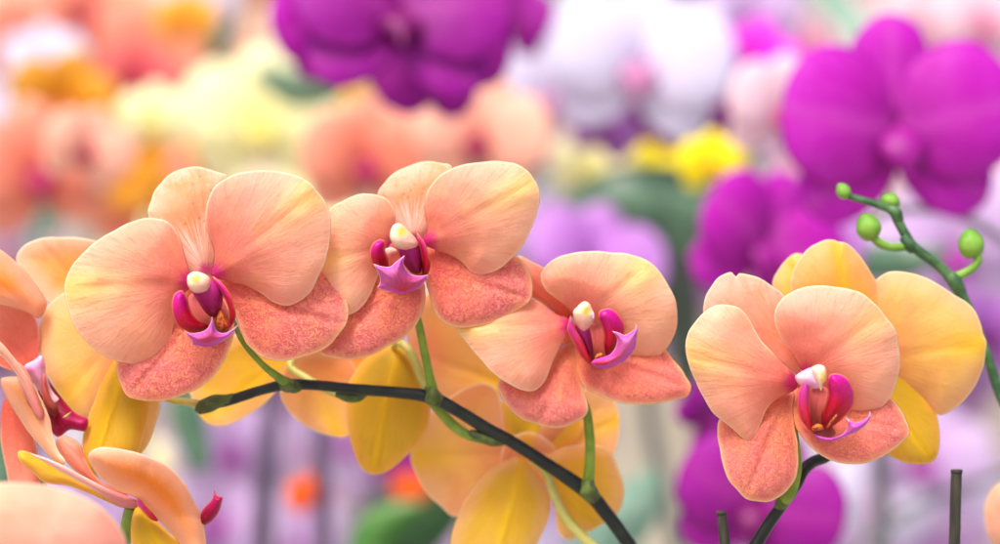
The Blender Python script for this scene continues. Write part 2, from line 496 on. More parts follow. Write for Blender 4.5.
# --- A: large peach bloom, left of centre
A = blossom('wide peach orchid blossom with netted coral lower sepals, nearest the tip of the dark stem', 205, 290, 0)
petal(A, 'dorsal_sepal', [(210, 284), (196, 282), (184, 268), (172, 250), (158, 234), (148, 214), (152, 198), (158, 186), (170, 174), (186, 167.5),
      (202, 167), (218, 172), (228, 178), (226, 200), (218, 232), (214, 262)], (206, 270), (192, 167), 4, 9, 'dorsal', 'orange', bulge=2.5, roll=2, wave=1.2)
petal(A, 'petal', [(192, 284), (189, 270), (185, 258), (182, 244), (176, 230), (164, 220), (146, 218), (122, 226), (96, 242), (80, 256), (70, 270), (64, 288),
      (68, 310), (77, 330), (90, 346), (110, 358), (132, 364), (150, 363), (162, 356), (170, 341), (174, 324), (181, 300)], (192, 282), (64, 290), 0, -5, 'petal',
      'gold_pink', bulge=4.5, roll=-3, wave=2.0)
petal(A, 'petal', [(212, 276), (214, 264), (213, 248), (207, 230), (205, 212), (208, 198), (218, 184), (236, 174), (260, 170.5), (282, 172), (302, 178), (312, 185),
      (317, 191), (320, 194), (326, 204), (331, 222), (330, 242), (326, 260), (320, 274), (312, 290), (301, 301), (288, 306), (272, 302), (260, 293), (246, 286),
      (230, 282)], (212, 275), (318, 190), 0, -4, 'petal_pink', 'gold_pink', bulge=4.5, roll=3, wave=2.2)
petal(A, 'lateral_sepal', [(212, 280), (236, 274), (268, 270), (300, 266), (320, 264), (330, 273), (337, 284), (344, 294), (349, 308), (347, 322), (340, 333), (328, 346),
      (312, 354), (294, 359.5), (276, 361), (260, 356), (248, 345), (240, 330), (234, 314), (224, 300)], (220, 290), (345, 325), 5, 6, 'sepal', 'gold', bulge=3, roll=-4, wave=1.0, groove=1.2)
petal(A, 'lateral_sepal', [(222, 296), (233, 312), (235, 328), (232, 341), (226, 358), (216, 374), (204, 385), (193, 391.5), (178, 397), (160, 401.5), (144, 401), (128, 397), (121, 387),
      (116.5, 374), (117, 360), (130, 346), (150, 334), (175, 318), (196, 300), (210, 292)], (213, 298), (128, 398), 5, 3, 'sepal', 'gold', bulge=3, roll=3, wave=1.0, groove=1.2)
lipA = petal(A, 'lip', [(183, 329), (183.4, 329.6), (190, 333), (198, 332.5), (206, 329.5), (210, 324), (211.7, 317), (212.3, 317), (214, 324.5), (217, 331), (224, 333), (231, 330), (238, 324.5), (238.2, 325),
      (234, 331), (228, 338), (220, 343), (210, 346.5), (202, 346.5), (193, 345), (192, 341), (187, 335)], (211, 346), (211, 317), -8, -15, 'lip', 'lip', bulge=4.2, sp=1.2, wave=.3, curl=.3, groove=0, jitter=.15)
petal(lipA, 'side_lobe', [(205, 330), (195, 332.8), (187, 332), (179, 328), (174, 320), (171.3, 310), (171.5, 301), (174, 294), (180, 290), (184, 292), (187.5, 299), (190, 308), (194, 316), (200, 322), (208, 325)],
      (203, 329), (180, 290), -6, -12, 'lobe', 'lobe', bulge=3.2, roll=2, sp=1.4, wave=.3, groove=0, jitter=.15)
petal(lipA, 'side_lobe', [(212, 276), (218, 279), (226, 287), (232, 298), (235.5, 310), (235, 320), (230, 328), (223, 331.5), (222, 326), (229, 322), (229, 312), (226, 302), (221, 292), (215, 283)],
      (226, 329), (212, 276), -6, -9, 'lobe', 'lobe', bulge=2.2, roll=-2.5, sp=1.4, wave=.3, groove=0, jitter=.15)
petal(lipA, 'throat', [(188, 297), (200, 292), (218, 292), (228, 312), (228, 330), (215, 336), (200, 334), (192, 318)], (212, 334), (203, 292), -3, -2, 'throat', 'throat', bulge=-2.5, sp=1.8, wave=.3, groove=0)
petal(lipA, 'callus', [(217, 311), (222, 309), (226, 318), (229, 325), (226, 329), (219, 329), (215, 321)], (222, 329), (219, 310), -6.5, -7, 'callus', 'callus', solid=1.2, sp=1.2, wave=.5, bulge=.5, groove=0)
colA = petal(A, 'column', [(192, 290), (200, 276), (212, 279), (221, 288), (223, 300), (220, 312), (214, 318), (206, 313), (199, 303)], (212, 316), (198, 278), -6, -9, 'throat_purple', 'throat_purple', solid=3, sp=1.5, wave=.2, bulge=1, groove=0, jitter=.15)
petal(colA, 'anther_cap', [(188, 275), (194, 271.5), (202, 273), (209, 277), (211.5, 284), (209, 291), (202, 294), (194, 292.5), (188.5, 287), (187, 281)], (208, 290), (190, 276), -10, -12, 'cap', 'cap', solid=3.4, sp=1.3, wave=.15, bulge=.5, groove=0, jitter=.15)
petal(A, 'flower_centre', [(186,292),(192.6,276.6),(208,270),(223.4,276.6),(230,292),(223.4,307.4),(208,314),(192.6,307.4)], (208,314), (208,270), 7, 7, 'salmon', 'gold', bulge=-2, sp=2.4)
tube(A, 'pedicel', [(232, 318, 4, 5), (243, 342, 8, 5.5), (262, 364, 13, 6.5), (278, 377, 17, 8.5), (290, 385, 20, 10)], 'pedicel')

# --- B: bloom with the forked lilac lip
B = blossom('peach orchid blossom with a forked lilac lip, upper middle of the front spray', 410, 265, 11)
petal(B, 'dorsal_sepal', [(408, 240), (397, 228), (386, 210), (377, 194), (386, 181), (400, 169.5), (416, 163), (428, 161), (440, 163), (452, 167), (452, 190), (440, 214), (424, 238)],
      (413, 240), (428, 161), 15, 20, 'dorsal', 'orange', bulge=2.5, roll=-2, wave=1.2)
petal(B, 'petal', [(395, 244), (395, 228), (395, 212), (387, 199), (367, 193.8), (346, 198.5), (328, 211), (318, 235), (318, 270), (330, 298), (345, 313), (352, 313.5), (362, 307), (370, 295), (378, 277), (388, 258)],
      (394, 245), (322, 262), 11, 8, 'petal', 'gold_pink', bulge=4, roll=-2, wave=2.0)
petal(B, 'petal', [(422, 243), (427, 230), (425, 215), (424.5, 201), (428, 190), (438, 177), (454, 167), (474, 163), (496, 161), (516, 164), (528, 171), (534, 179), (537, 184), (540, 195), (538, 211), (532, 227),
      (522, 246), (509, 261), (496, 271), (482, 275), (471, 272), (462, 262), (450, 255), (436, 250)], (423, 243), (535, 181), 11, 6, 'petal', 'gold_pink', bulge=4.5, roll=3, wave=2.2)
petal(B, 'lateral_sepal', [(418, 250), (436, 244), (468, 248), (500, 250), (517, 256), (526, 265), (531.5, 277), (533, 290), (530, 301), (518, 310), (500, 319), (480, 325.5), (462, 328), (448, 325), (438, 317), (432, 306), (428, 290)],
      (425, 266), (532, 300), 16, 15, 'sepal', 'gold', bulge=3, roll=-4, groove=1.2)
petal(B, 'lateral_sepal', [(418, 268), (424, 282), (426, 298), (421, 316), (412, 330), (400, 341), (386, 347.5), (370, 356), (350, 360), (334, 358), (320, 353), (326, 340), (342, 314), (360, 296), (376, 273), (396, 262)],
      (414, 272), (322, 354), 16, 13, 'sepal', 'gold', bulge=3, roll=3, groove=1.2)
lipB = petal(B, 'lip', [(373, 263.3), (373.4, 263.6), (381, 266), (390, 266.7), (396, 262), (404.3, 255.4), (404.8, 255.8), (403.5, 263), (406, 269), (411, 274), (418, 275.8), (428, 274.8), (428.3, 275.3), (424, 283), (418, 289), (408, 292.6), (400, 294),
      (392, 292), (384, 290.5), (377.3, 287.6), (377.5, 287), (380, 282), (379, 275), (375.5, 268.5)], (404, 292), (390, 262), 3, -5, 'lip', 'lip', bulge=4.2, sp=1.2, wave=.3, curl=.3, groove=0, jitter=.15)
petal(lipB, 'side_lobe', [(388, 268), (382, 272), (376, 270), (371.5, 263), (369.5, 254), (371, 246), (375, 241), (380, 239), (384.5, 240.5), (386, 246), (385.5, 251), (388, 259)],
      (384, 271), (379, 240), 5, -1, 'lobe', 'lobe', bulge=3, roll=2, sp=1.4, wave=.3, groove=0, jitter=.15)
petal(lipB, 'side_lobe', [(415.5, 230.5), (420, 235), (425, 243), (429, 255), (430.3, 265), (428, 274), (422.5, 276), (421.8, 266), (421, 255), (418, 242)],
      (425, 275), (415.5, 231), 5, 1, 'lobe', 'lobe', bulge=2, roll=-2.5, sp=1.4, wave=.3, groove=0, jitter=.15)
petal(lipB, 'throat', [(384, 248), (394, 243), (414, 240), (424, 256), (424, 278), (404, 284), (384, 276)], (404, 280), (404, 242), 8, 9, 'throat', 'throat', bulge=-2.5, sp=1.8, wave=.3, groove=0)
petal(lipB, 'callus', [(384, 250), (392, 247), (398, 251), (392, 256), (386, 257)], (392, 255), (386, 249), 5, 5, 'pinkish', 'pinkish', solid=1, sp=1.2, wave=.4, bulge=.3, groove=0)
colB = petal(B, 'column', [(398, 246), (406, 236), (416, 240), (421, 254), (421, 272), (412, 273), (403, 262)], (414, 270), (402, 240), 5, 2, 'throat_purple', 'throat_purple', solid=3, sp=1.5, wave=.2, bulge=1, groove=0, jitter=.15)
petal(colB, 'anther_cap', [(392, 227), (396, 223.6), (401, 224), (406, 228.5), (411, 233), (417, 240), (418, 245), (413, 249), (405, 250.5), (397, 247.5), (392, 243), (389.7, 236)], (413, 246), (394, 225), 0, -2, 'cap', 'cap', solid=3.4, sp=1.3, wave=.15, bulge=.5, groove=0, jitter=.15)
petal(B, 'flower_centre', [(386,262),(392.6,246.6),(408,240),(423.4,246.6),(430,262),(423.4,277.4),(408,284),(392.6,277.4)], (408,284), (408,240), 18, 18, 'salmon', 'gold', bulge=-2, sp=2.4)
tube(B, 'pedicel', [(412, 300, 16, 7), (419, 325, 20, 8), (424, 350, 23, 8.5), (429, 374, 26, 9), (433, 393, 28, 12)], 'pedicel')

# --- C: bloom turned to the right
C_ = blossom('peach orchid blossom turned right, with two-horned lilac lip, lowest of the front spray', 585, 335, 20)
petal(C_, 'dorsal_sepal', [(566, 320), (546, 306), (526, 294), (512, 278), (512, 262), (519, 256), (531, 261), (546, 270), (560, 286), (573, 312)], (569, 318), (512, 264), 24, 28, 'salmon', 'orange', bulge=2)
petal(C_, 'petal', [(572, 328), (568, 318), (556, 314), (540, 302), (524, 295), (500, 300), (474, 313), (457, 326), (464, 340), (478, 357), (496, 376), (515, 387), (533, 391), (545, 381), (552, 364), (561, 346)],
      (572, 325), (457, 327), 20, 14, 'petal', 'gold_pink', bulge=4, roll=3, wave=2.0)
petal(C_, 'petal', [(577, 324), (571, 312), (557, 299), (545, 290), (540, 278), (543, 268), (554, 259), (572, 253), (590, 251), (610, 252.5), (630, 254), (645, 259), (658, 270), (668, 284), (675, 300), (677, 316), (676, 330),
      (670, 344), (660, 354), (648, 358.5), (634, 355), (618, 348), (600, 338)], (578, 322), (652, 262), 20, 13, 'petal', 'gold_pink', bulge=5, roll=4, wave=2.2)
petal(C_, 'lateral_sepal', [(570, 338), (600, 334), (630, 342), (655, 342), (666, 350), (677, 363), (686, 376), (691.5, 387), (686, 397), (670, 401.5), (652, 404), (632, 404), (612, 401), (596, 394), (583, 386), (576, 366)],
      (582, 350), (690, 388), 24, 20, 'sepal_soft', 'gold', bulge=3, roll=-4, groove=1.2)
petal(C_, 'lateral_sepal', [(572, 342), (576, 360), (581, 380), (586, 396), (588, 410), (582, 419), (570, 425), (556, 428), (540, 425), (526, 421), (512, 412), (502, 398), (497, 384), (505, 378), (530, 384), (545, 370), (558, 350)],
      (571, 346), (540, 426), 24, 20, 'sepal_soft', 'gold', bulge=3, roll=3, groove=1.2)
lipC = petal(C_, 'lip', [(612, 331), (612.3, 330.8), (619, 332.5), (624.5, 335), (630, 332.5), (635, 328.5), (636, 323.5), (636.4, 323.8), (638, 329), (637, 338), (635.5, 348), (630, 356), (624, 362), (616, 365.5), (607, 368.5), (598, 368), (591, 364), (594, 359.5),
      (602, 357), (610, 354), (615, 348), (617, 340), (615.5, 335)], (600, 366), (634, 328), 10, 1, 'lip', 'lip', bulge=3.6, sp=1.2, wave=.3, curl=.3, groove=0, jitter=.15)
petal(lipC, 'side_lobe', [(571, 316), (575.5, 328), (583, 341), (592, 361), (590, 364), (583, 358.5), (576, 348), (570.5, 338), (567, 330), (568.5, 321)],
      (591, 362), (570, 317), 13, 9, 'lobe_pale', 'lobe_pale', bulge=1.6, roll=-2, sp=1.3, wave=.3, groove=0, jitter=.15)
petal(lipC, 'side_lobe', [(606, 356), (604, 345), (603.5, 334), (601.5, 326), (598, 317), (600, 310.5), (607, 308), (614, 309.5), (620, 315.5), (624, 323), (625, 331), (622, 340), (617, 349), (612, 355)],
      (608, 355), (604, 309), 14, 9, 'lobe', 'lobe', bulge=3, roll=2, sp=1.4, wave=.3, groove=0, jitter=.15)
petal(lipC, 'throat', [(578, 326), (590, 322), (604, 324), (608, 345), (606, 358), (594, 364), (586, 352)], (595, 362), (592, 323), 16, 17, 'throat', 'throat', bulge=-2, sp=1.8, wave=.3, groove=0)
petal(lipC, 'callus', [(594, 357), (597, 353), (602, 352), (605, 356), (601, 359), (595, 360.5)], (600, 359), (597, 353), 10.5, 10, 'callus', 'callus', solid=1, sp=1.1, wave=.4, bulge=.3, groove=0)
colC = petal(C_, 'column', [(575, 326), (582, 322), (589, 328), (592, 340), (593, 354), (589, 356), (583, 343)], (590, 352), (582, 324), 14, 12, 'throat_purple', 'throat_purple', solid=2, sp=1.5, wave=.2, bulge=1, groove=0, jitter=.15)
petal(colC, 'anther_cap', [(573, 312), (577, 307), (581, 303), (585, 301.3), (589.5, 303.5), (592, 309), (594.5, 314), (594, 320), (590.5, 326), (585, 331), (580, 329), (575, 321)], (582, 328), (586, 302), 9, 6, 'cap', 'cap', solid=3.4, sp=1.3, wave=.15, bulge=.5, groove=0, jitter=.15)
petal(colC, 'column_wing', [(592, 312), (594, 312.5), (594.8, 318), (592.4, 319.5), (591.6, 315)], (593, 318), (593, 312), 5.0, 5, 'column', 'column', solid=.6, sp=.9, wave=.1, bulge=0, groove=0, jitter=.1)
petal(C_, 'flower_centre', [(562,338),(567.4,325.4),(580,320),(592.6,325.4),(598,338),(592.6,350.6),(580,356),(567.4,350.6)], (580,356), (580,320), 26, 26, 'salmon', 'gold', bulge=-2, sp=2.4)
tube(C_, 'pedicel', [(580, 395, 30, 7), (586, 408, 31, 8.5), (588.5, 424, 31.5, 9.5), (590, 445, 32, 10), (589.5, 468, 34, 11), (588, 487, 35, 13)], 'pedicel')

# --- D: bloom on the right spray
D = blossom('peach orchid blossom with notched upper sepal and crimson lip, front bloom of the right spray', 800, 390, 2)
petal(D, 'dorsal_sepal', [(800, 374), (786, 366), (764, 352), (735, 340), (712, 328), (703, 313), (705, 299), (712, 285), (720, 276.5), (730, 272), (734, 274.5), (736, 276.5), (738, 274), (742, 273), (754, 276), (768, 283), (782, 293), (792, 310), (798, 340)],
      (798, 372), (735, 274), 7, 12, 'dorsal_plain', 'orange', bulge=2.5, roll=2, wave=1.2)
petal(D, 'petal', [(797, 388), (794, 374), (778, 358), (760, 338), (751, 321), (742, 310), (732, 305.5), (720, 304.5), (708, 309), (696, 320), (688, 332), (685.5, 344), (688, 362), (696, 384), (708, 406), (716, 416), (730, 427), (742, 438), (750, 442),
      (756, 438), (761, 424), (768, 409), (780, 398)], (796, 383), (687, 356), 2, -4, 'petal', 'gold_pink', bulge=4, roll=-3, wave=2.0)
petal(D, 'petal', [(806, 376), (799, 366), (789, 350), (781, 339), (775.5, 326), (774, 315), (778, 303), (788, 293.5), (802, 287.5), (818, 285), (834, 286.5), (850, 289), (862, 293.5), (877, 306), (888, 319), (896, 332), (899, 347), (900, 358), (899, 372),
      (895, 388), (888, 400), (878, 410), (864, 416), (848, 414), (830, 404), (816, 388)], (806, 373), (884, 312), 2, -5, 'petal_pink', 'gold_pink', bulge=5, roll=3, wave=2.2)
petal(D, 'lateral_sepal', [(794, 392), (793, 410), (794.5, 425), (797, 442), (798.5, 456), (798, 471), (794, 482), (784, 494), (771, 501), (758, 502), (745, 498), (732, 485), (725, 471), (720, 451), (717.5, 435), (719, 420), (735, 412), (760, 402), (780, 390)],
      (788, 394), (746, 499), 7, 3, 'sepal_soft', 'gold', bulge=3.2, roll=3, groove=1.2)
petal(D, 'lateral_sepal', [(794, 388), (812, 390), (840, 396), (870, 394), (890, 397), (900, 408), (906, 420), (909, 430), (907, 438), (896, 448), (880, 458), (862, 463.5), (846, 463.5), (828, 459), (812, 449), (801, 436), (795, 425), (792, 411)],
      (796, 404), (908, 432), 7, 3, 'sepal_soft', 'gold', bulge=3, roll=-4, groove=1.2)
lipD = petal(D, 'lip', [(814, 433.5), (820, 435.7), (827, 437), (835, 436.6), (842, 434), (847, 429), (848, 423), (844.3, 416.7), (844.7, 416.3), (850, 420), (856, 422.5), (863, 420), (868, 416.5), (869.3, 411.4), (869.8, 411.4), (871.2, 415), (869, 421), (864, 427), (857, 432), (849, 435.5),
      (841, 438.5), (832, 441), (824, 441), (818, 439)], (820, 438), (869, 413), -7, -17, 'lip', 'lip', bulge=3, sp=1.2, wave=.3, curl=.3, groove=0, jitter=.15)
petal(lipD, 'side_lobe', [(804, 381.7), (808, 380.3), (809.8, 388), (809.7, 402), (810.5, 412), (812, 424), (814.5, 432.5), (809, 429.5), (802, 421), (798, 412), (797, 402), (798.5, 391)],
      (812, 430), (806, 381), -6, -10, 'lobe_pale', 'lobe_pale', bulge=2, roll=-2, sp=1.3, wave=.3, groove=0, jitter=.15)
petal(lipD, 'side_lobe', [(829, 375.5), (835, 373), (843, 375), (849, 380), (853.5, 389), (854.5, 398), (853, 406), (849, 412.5), (841, 420), (833, 426), (827, 430), (823, 427), (821.5, 416), (825, 405), (828, 394), (827, 384)],
      (825, 428), (836, 374), -5, -12, 'lobe', 'lobe', bulge=3.4, roll=2, sp=1.4, wave=.3, groove=0, jitter=.15)
petal(lipD, 'throat', [(808, 388), (824, 386), (830, 396), (828, 418), (836, 434), (822, 438), (811, 430), (808, 410)], (820, 436), (818, 388), -3, -2, 'throat', 'throat', bulge=-2.2, sp=1.8, wave=.3, groove=0)
petal(lipD, 'callus', [(812, 427), (817, 423.5), (823, 425), (824, 429.5), (818, 431), (813, 430.5)], (819, 431), (817, 424), -7.5, -8, 'callus', 'callus', solid=1, sp=1.1, wave=.4, bulge=.3, groove=0)
petal(lipD, 'callus_ridge', [(826, 428), (829, 422.5), (834, 416), (836.5, 414), (837, 416.5), (832, 423), (828, 428.5)], (827, 428), (836, 415), -10.5, -12.5, 'callus', 'callus', solid=.7, sp=1, wave=.2, bulge=.3, groove=0)
colD = petal(D, 'column', [(795, 377), (804, 370), (812, 367), (819, 368), (822, 377), (820, 387), (811, 388), (801, 386)], (798, 381), (820, 376), -6, -12, 'column', 'column', solid=3.2, sp=1.4, wave=.2, bulge=.6, groove=0, jitter=.15)
petal(colD, 'anther_cap', [(811, 368.5), (815, 365.5), (820, 364.7), (824.5, 366.7), (826.2, 371.5), (826, 380), (823, 384), (821, 391), (818.5, 386), (813, 382), (810.5, 375)], (812, 377), (826, 374), -11, -13, 'cap', 'cap', solid=3.2, sp=1.3, wave=.15, bulge=.5, groove=0, jitter=.15)
petal(D, 'flower_centre', [(783,392),(788.1,380.1),(800,375),(811.9,380.1),(817,392),(811.9,403.9),(800,409),(788.1,403.9)], (800,409), (800,375), 9, 9, 'salmon', 'gold', bulge=-2, sp=2.4)
tube(D, 'pedicel', [(792, 412, 9, 5), (796, 436, 9.5, 5.5), (798.5, 458, 10, 6.5), (797, 476, 11, 8), (791, 493, 13, 10), (785, 500, 15, 12)], 'pedicel')

# --- E: golden bloom behind D
E = blossom('golden-yellow orchid blossom half hidden behind the peach one, on the right spray', 850, 360, 32)
petal(E, 'dorsal_sepal', [(791, 290), (792, 276), (798, 260), (809, 248), (823, 240.5), (834, 240), (838, 241.5), (847, 243), (858, 253), (869, 268), (880, 288), (888, 304), (893, 322), (892, 350), (870, 370), (835, 360), (805, 335)],
      (856, 362), (836, 240), 28, 24, 'orange_yellow', 'ochre', bulge=4, roll=2)
petal(E, 'petal', [(772, 287), (777, 271), (787, 259), (798, 253.5), (812, 262), (830, 300), (850, 350), (835, 362), (800, 345), (778, 315)], (846, 358), (788, 258), 34, 38, 'gold', 'gold', bulge=3)
petal(E, 'petal', [(872, 285), (884, 273.5), (900, 271.5), (916, 274), (936, 283), (952, 293), (966, 301.5), (976, 313), (981, 324), (983, 334), (986.5, 342), (986, 352), (984, 366), (978, 380), (968, 396), (956, 407.5), (942, 415.5), (934, 412), (915, 400),
      (890, 385), (866, 370), (858, 350), (864, 312)], (862, 360), (985, 344), 30, 24, 'gold_pink', 'gold', bulge=4.5, roll=2, wave=1.6)
petal(E, 'lateral_sepal', [(866, 368), (880, 362), (896, 363), (908, 371), (920, 384), (930, 398), (936.5, 414), (939.5, 432), (939, 450), (934.5, 460), (926, 464), (914, 464.5), (900, 461), (885, 452), (872, 430), (862, 395)],
      (866, 372), (934, 462), 28, 26, 'ochre', 'ochre', bulge=3.5, roll=-3, groove=1)

# --- the golden blooms seen from behind, under the front spray
F = blossom('golden orchid blossom seen from behind, under the tip of the dark stem', 300, 352, 50)
petal(F, 'petal', [(290, 350), (270, 335), (235, 335), (208, 352), (190, 385), (190.5, 396), (195, 409), (208, 424.5), (229, 424.5), (252, 412.5), (268, 400), (284, 380)], (288, 356), (200, 420), 50, 56, 'gold', 'gold', bulge=-3.5, roll=3)
petal(F, 'petal', [(296, 352), (318, 345), (345, 352), (358, 380), (356, 425), (346, 437), (333, 436), (318, 432.5), (302, 424), (287.6, 410), (280, 393), (285, 370)], (300, 356), (340, 437), 51, 57, 'gold_pink', 'gold', bulge=-3.5, roll=-3)
petal(F, 'dorsal_sepal', [(300, 352), (285, 330), (290, 300), (310, 290), (325, 305), (322, 335)], (304, 352), (305, 290), 52, 55, 'gold', 'gold', bulge=-2)
tube(F, 'pedicel', [(300, 352, 48, 7), (290, 366, 45, 7.5), (306, 378, 42, 8), (326, 389, 38, 8.5), (352, 399, 34, 9)], 'pedicel_pale')

Gb = blossom('ochre orchid blossom seen from behind with a hooked cream stalk, under the forked-lip bloom', 402, 352, 50)
petal(Gb, 'lateral_sepal', [(396, 344), (378, 348), (362, 362), (350, 380), (345.5, 400), (346.5, 420), (352, 447), (361, 467), (372, 474.5), (388, 471), (405, 457), (420, 442), (428, 426), (431, 405), (426, 380), (414, 355)],
      (398, 346), (373, 474), 47, 44, 'ochre', 'ochre', bulge=4.5, roll=2, groove=-1.2)
petal(Gb, 'petal', [(408, 346), (412, 310), (436, 290), (470, 310), (495, 340), (508, 372), (506, 392), (488, 400), (460, 402), (436, 392), (420, 372)], (413, 352), (505, 385), 54, 60, 'gold_pink', 'gold_pink', bulge=-3, roll=2)
petal(Gb, 'petal', [(398, 348), (380, 330), (350, 330), (322, 345), (308, 366), (318, 384), (345, 388), (375, 376)], (396, 350), (312, 372), 54, 60, 'orange', 'orange', bulge=-3)
tube(Gb, 'pedicel', [(393, 347, 46, 5), (399, 343, 41, 8), (408, 349, 38, 9), (416, 363, 36, 9), (421, 378, 34, 9), (430, 393, 31, 9)], 'pedicel_pale')

I_ = blossom('large golden orchid blossom seen from behind, lowest under the front spray', 528, 455, 52)
petal(I_, 'petal', [(520, 452), (508, 436), (503, 412), (496, 389), (478, 383.5), (452, 395), (432, 411), (416, 432), (410, 452), (415, 472), (425, 491), (441, 507), (456, 516.5), (480, 506), (500, 486)], (522, 454), (412, 458), 54, 60, 'gold_pink', 'gold_pink', bulge=-4, roll=-2, wave=1.6)
petal(I_, 'lateral_sepal', [(520, 458), (505, 461), (488, 470), (468, 496), (456, 520), (450, 548), (462, 580), (490, 600), (516, 590), (532, 555), (545, 528), (551, 502), (541, 479)], (524, 462), (485, 598), 50, 50, 'gold', 'ochre', bulge=3.5, roll=2, groove=-1)
petal(I_, 'dorsal_sepal', [(514, 450), (502, 430), (500, 405), (515, 385), (540, 380), (568, 395), (582, 425), (570, 445), (540, 452)], (524, 452), (545, 382), 56, 60, 'ochre', 'ochre', bulge=-2.5)
petal(I_, 'petal', [(536, 448), (545, 420), (565, 396), (592, 388), (612, 396), (619, 412), (619, 436), (612, 456), (590, 470), (560, 470)], (540, 452), (618, 420), 55, 60, 'gold_pink', 'gold_pink', bulge=-3)
petal(I_, 'lateral_sepal', [(538, 462), (550, 453), (568, 446.5), (592, 444), (609, 451), (619, 470), (624.5, 494), (617, 514), (598, 527), (582, 535), (569, 540), (558, 531), (554.5, 512), (549, 488)], (540, 466), (600, 528), 50, 49, 'gold', 'gold', bulge=3.5, roll=-2, groove=-1)
petal(I_, 'flower_centre', [(500,458),(508,440),(528,432),(548,440),(558,458),(550,482),(528,490),(508,480)], (528,486), (528,434), 55, 55, 'gold_pink', 'gold_pink', bulge=-2)
tube(I_, 'pedicel', [(531, 458, 47, 8), (546, 472, 45, 9), (554, 494, 44, 9.5), (566, 518, 44, 10), (582, 536, 44, 10.5), (604, 556, 44, 11)], 'pedicel_pale')

# --- left edge cluster
K = blossom('orange-gold orchid blossom facing away, tucked behind the wide left bloom', 108, 340, 25)
petal(K, 'petal', [(100, 320), (70, 310), (46, 300), (34, 286), (20, 268), (16.5, 257), (26, 244), (44, 237.8), (64, 236.8), (84, 239), (104, 244), (125, 262), (128, 300)], (112, 325), (40, 240), 28, 33, 'orange', 'orange', bulge=-3, roll=2)
petal(K, 'petal', [(110, 315), (88, 296), (68, 291), (50, 303), (41, 320), (38, 340), (43, 366), (52, 384), (65, 403), (76, 413.5), (87, 418), (98, 406), (112, 384), (128, 356), (128, 328)], (118, 335), (60, 404), 26, 22, 'gold_pink', 'gold_pink', bulge=3.5, roll=3, wave=1.6)
petal(K, 'lateral_sepal', [(130, 345), (116, 356), (104, 374), (93, 402), (85, 427), (82, 446), (83, 462), (92, 474), (112, 478), (132, 462), (143, 440), (150, 404), (148, 370)], (130, 352), (92, 470), 22, 15, 'ochre', 'ochre', bulge=4.5, roll=3, groove=-1.5)
petal(K, 'lateral_sepal', [(140, 350), (152, 362), (161, 392), (156, 424), (149, 444), (140, 456), (128, 460), (122, 420), (126, 375)], (140, 355), (140, 456), 27, 26, 'gold', 'gold', bulge=3, roll=-2)
tube(K, 'pedicel', [(140, 372, 26, 5), (158, 392, 26, 7), (172, 400, 25, 7), (188, 402, 23, 8), (203, 405, 22, 9)], 'pedicel_pale')

Mf = blossom('coral orchid blossom turned sideways at the left edge, with a magenta lip', 30, 370, 14)
petal(Mf, 'dorsal_sepal', [(40, 318), (47, 303), (38, 288), (26, 272), (12, 258), (-4, 247), (-30, 240), (-40, 270), (-30, 300), (0, 304), (22, 310)], (38, 316), (-30, 260), 20, 16, 'orange', 'orange', bulge=4, roll=3)
petal(Mf, 'petal', [(34, 372), (40, 340), (34, 316), (16, 307), (-10, 303), (-30, 320), (-25, 352), (0, 366), (20, 374)], (34, 366), (-20, 318), 24, 26, 'salmon', 'salmon', bulge=-3)
petal(Mf, 'petal', [(42, 420), (44.5, 413), (38, 396), (28, 376), (12, 355), (0, 341), (-16, 330), (-20, 340), (-4, 352), (8, 363), (20, 381), (30, 405), (36, 417)], (41, 418), (-16, 332), 4, -4, 'pale', 'pale', bulge=1.5, sp=1.6, groove=0)
petal(Mf, 'petal', [(40, 418), (33, 414), (24, 396), (16, 372), (18, 362), (28, 372), (38, 394), (43, 410)], (38, 414), (18, 364), 8, 8, 'salmon', 'salmon', bulge=1.5, sp=1.6, groove=0)
petal(Mf, 'lateral_sepal', [(28, 378), (4, 377.5), (1, 384), (6, 397), (16, 414), (28, 431), (38, 444), (52, 459), (61, 465), (65.5, 461), (58, 450), (53, 434), (50, 420), (42, 400)], (14, 380), (64, 463), 12, 2, 'orange', 'ochre', bulge=1.5, roll=4, sp=2)
petal(Mf, 'lateral_sepal', [(14, 392), (4, 400), (0, 430), (6, 470), (14, 500), (36, 500), (40, 470), (34, 435), (24, 405)], (16, 396), (24, 498), 26, 26, 'salmon', 'salmon', bulge=2)
lipM = petal(Mf, 'lip', [(24, 368), (34, 360), (41, 355), (45, 362), (46, 374), (52, 390), (60, 402), (50, 412), (44, 400), (36, 386)], (50, 408), (34, 359), 17, 12, 'column', 'column', bulge=2, sp=1.6, groove=0, curl=.3, jitter=.15)
petal(lipM, 'side_lobe', [(42, 373), (52, 385), (63, 399), (76, 413), (88, 419), (85, 431), (70, 430), (58, 437), (48, 426), (40, 408), (38, 390)], (46, 394), (84, 426), 18, 15, 'lobe_dark', 'lobe_dark', bulge=2.4, sp=1.6, groove=0, jitter=.15)
petal(lipM, 'callus', [(42, 374), (46, 378), (50, 396), (58, 408), (55, 417), (46, 408), (42, 392)], (54, 412), (43, 376), 12, 11, 'throat', 'throat', solid=1.4, sp=1.3, bulge=.5, groove=0)
petal(lipM, 'lip_tooth', [(63, 417), (71, 411.5), (70, 414), (66, 417.5)], (64, 417), (71, 411.5), 9, 8, 'pedicel_pale', 'pedicel_pale', solid=.4, sp=.9, bulge=.2, groove=0, jitter=.05, wave=.1)
petal(lipM, 'lip_tooth', [(40, 400), (45, 406), (46, 408.5), (42, 404)], (40, 400), (46, 408), 2, 1, 'pedicel_pale', 'pedicel_pale', solid=.4, sp=.9, bulge=.2, groove=0, jitter=.05, wave=.1)
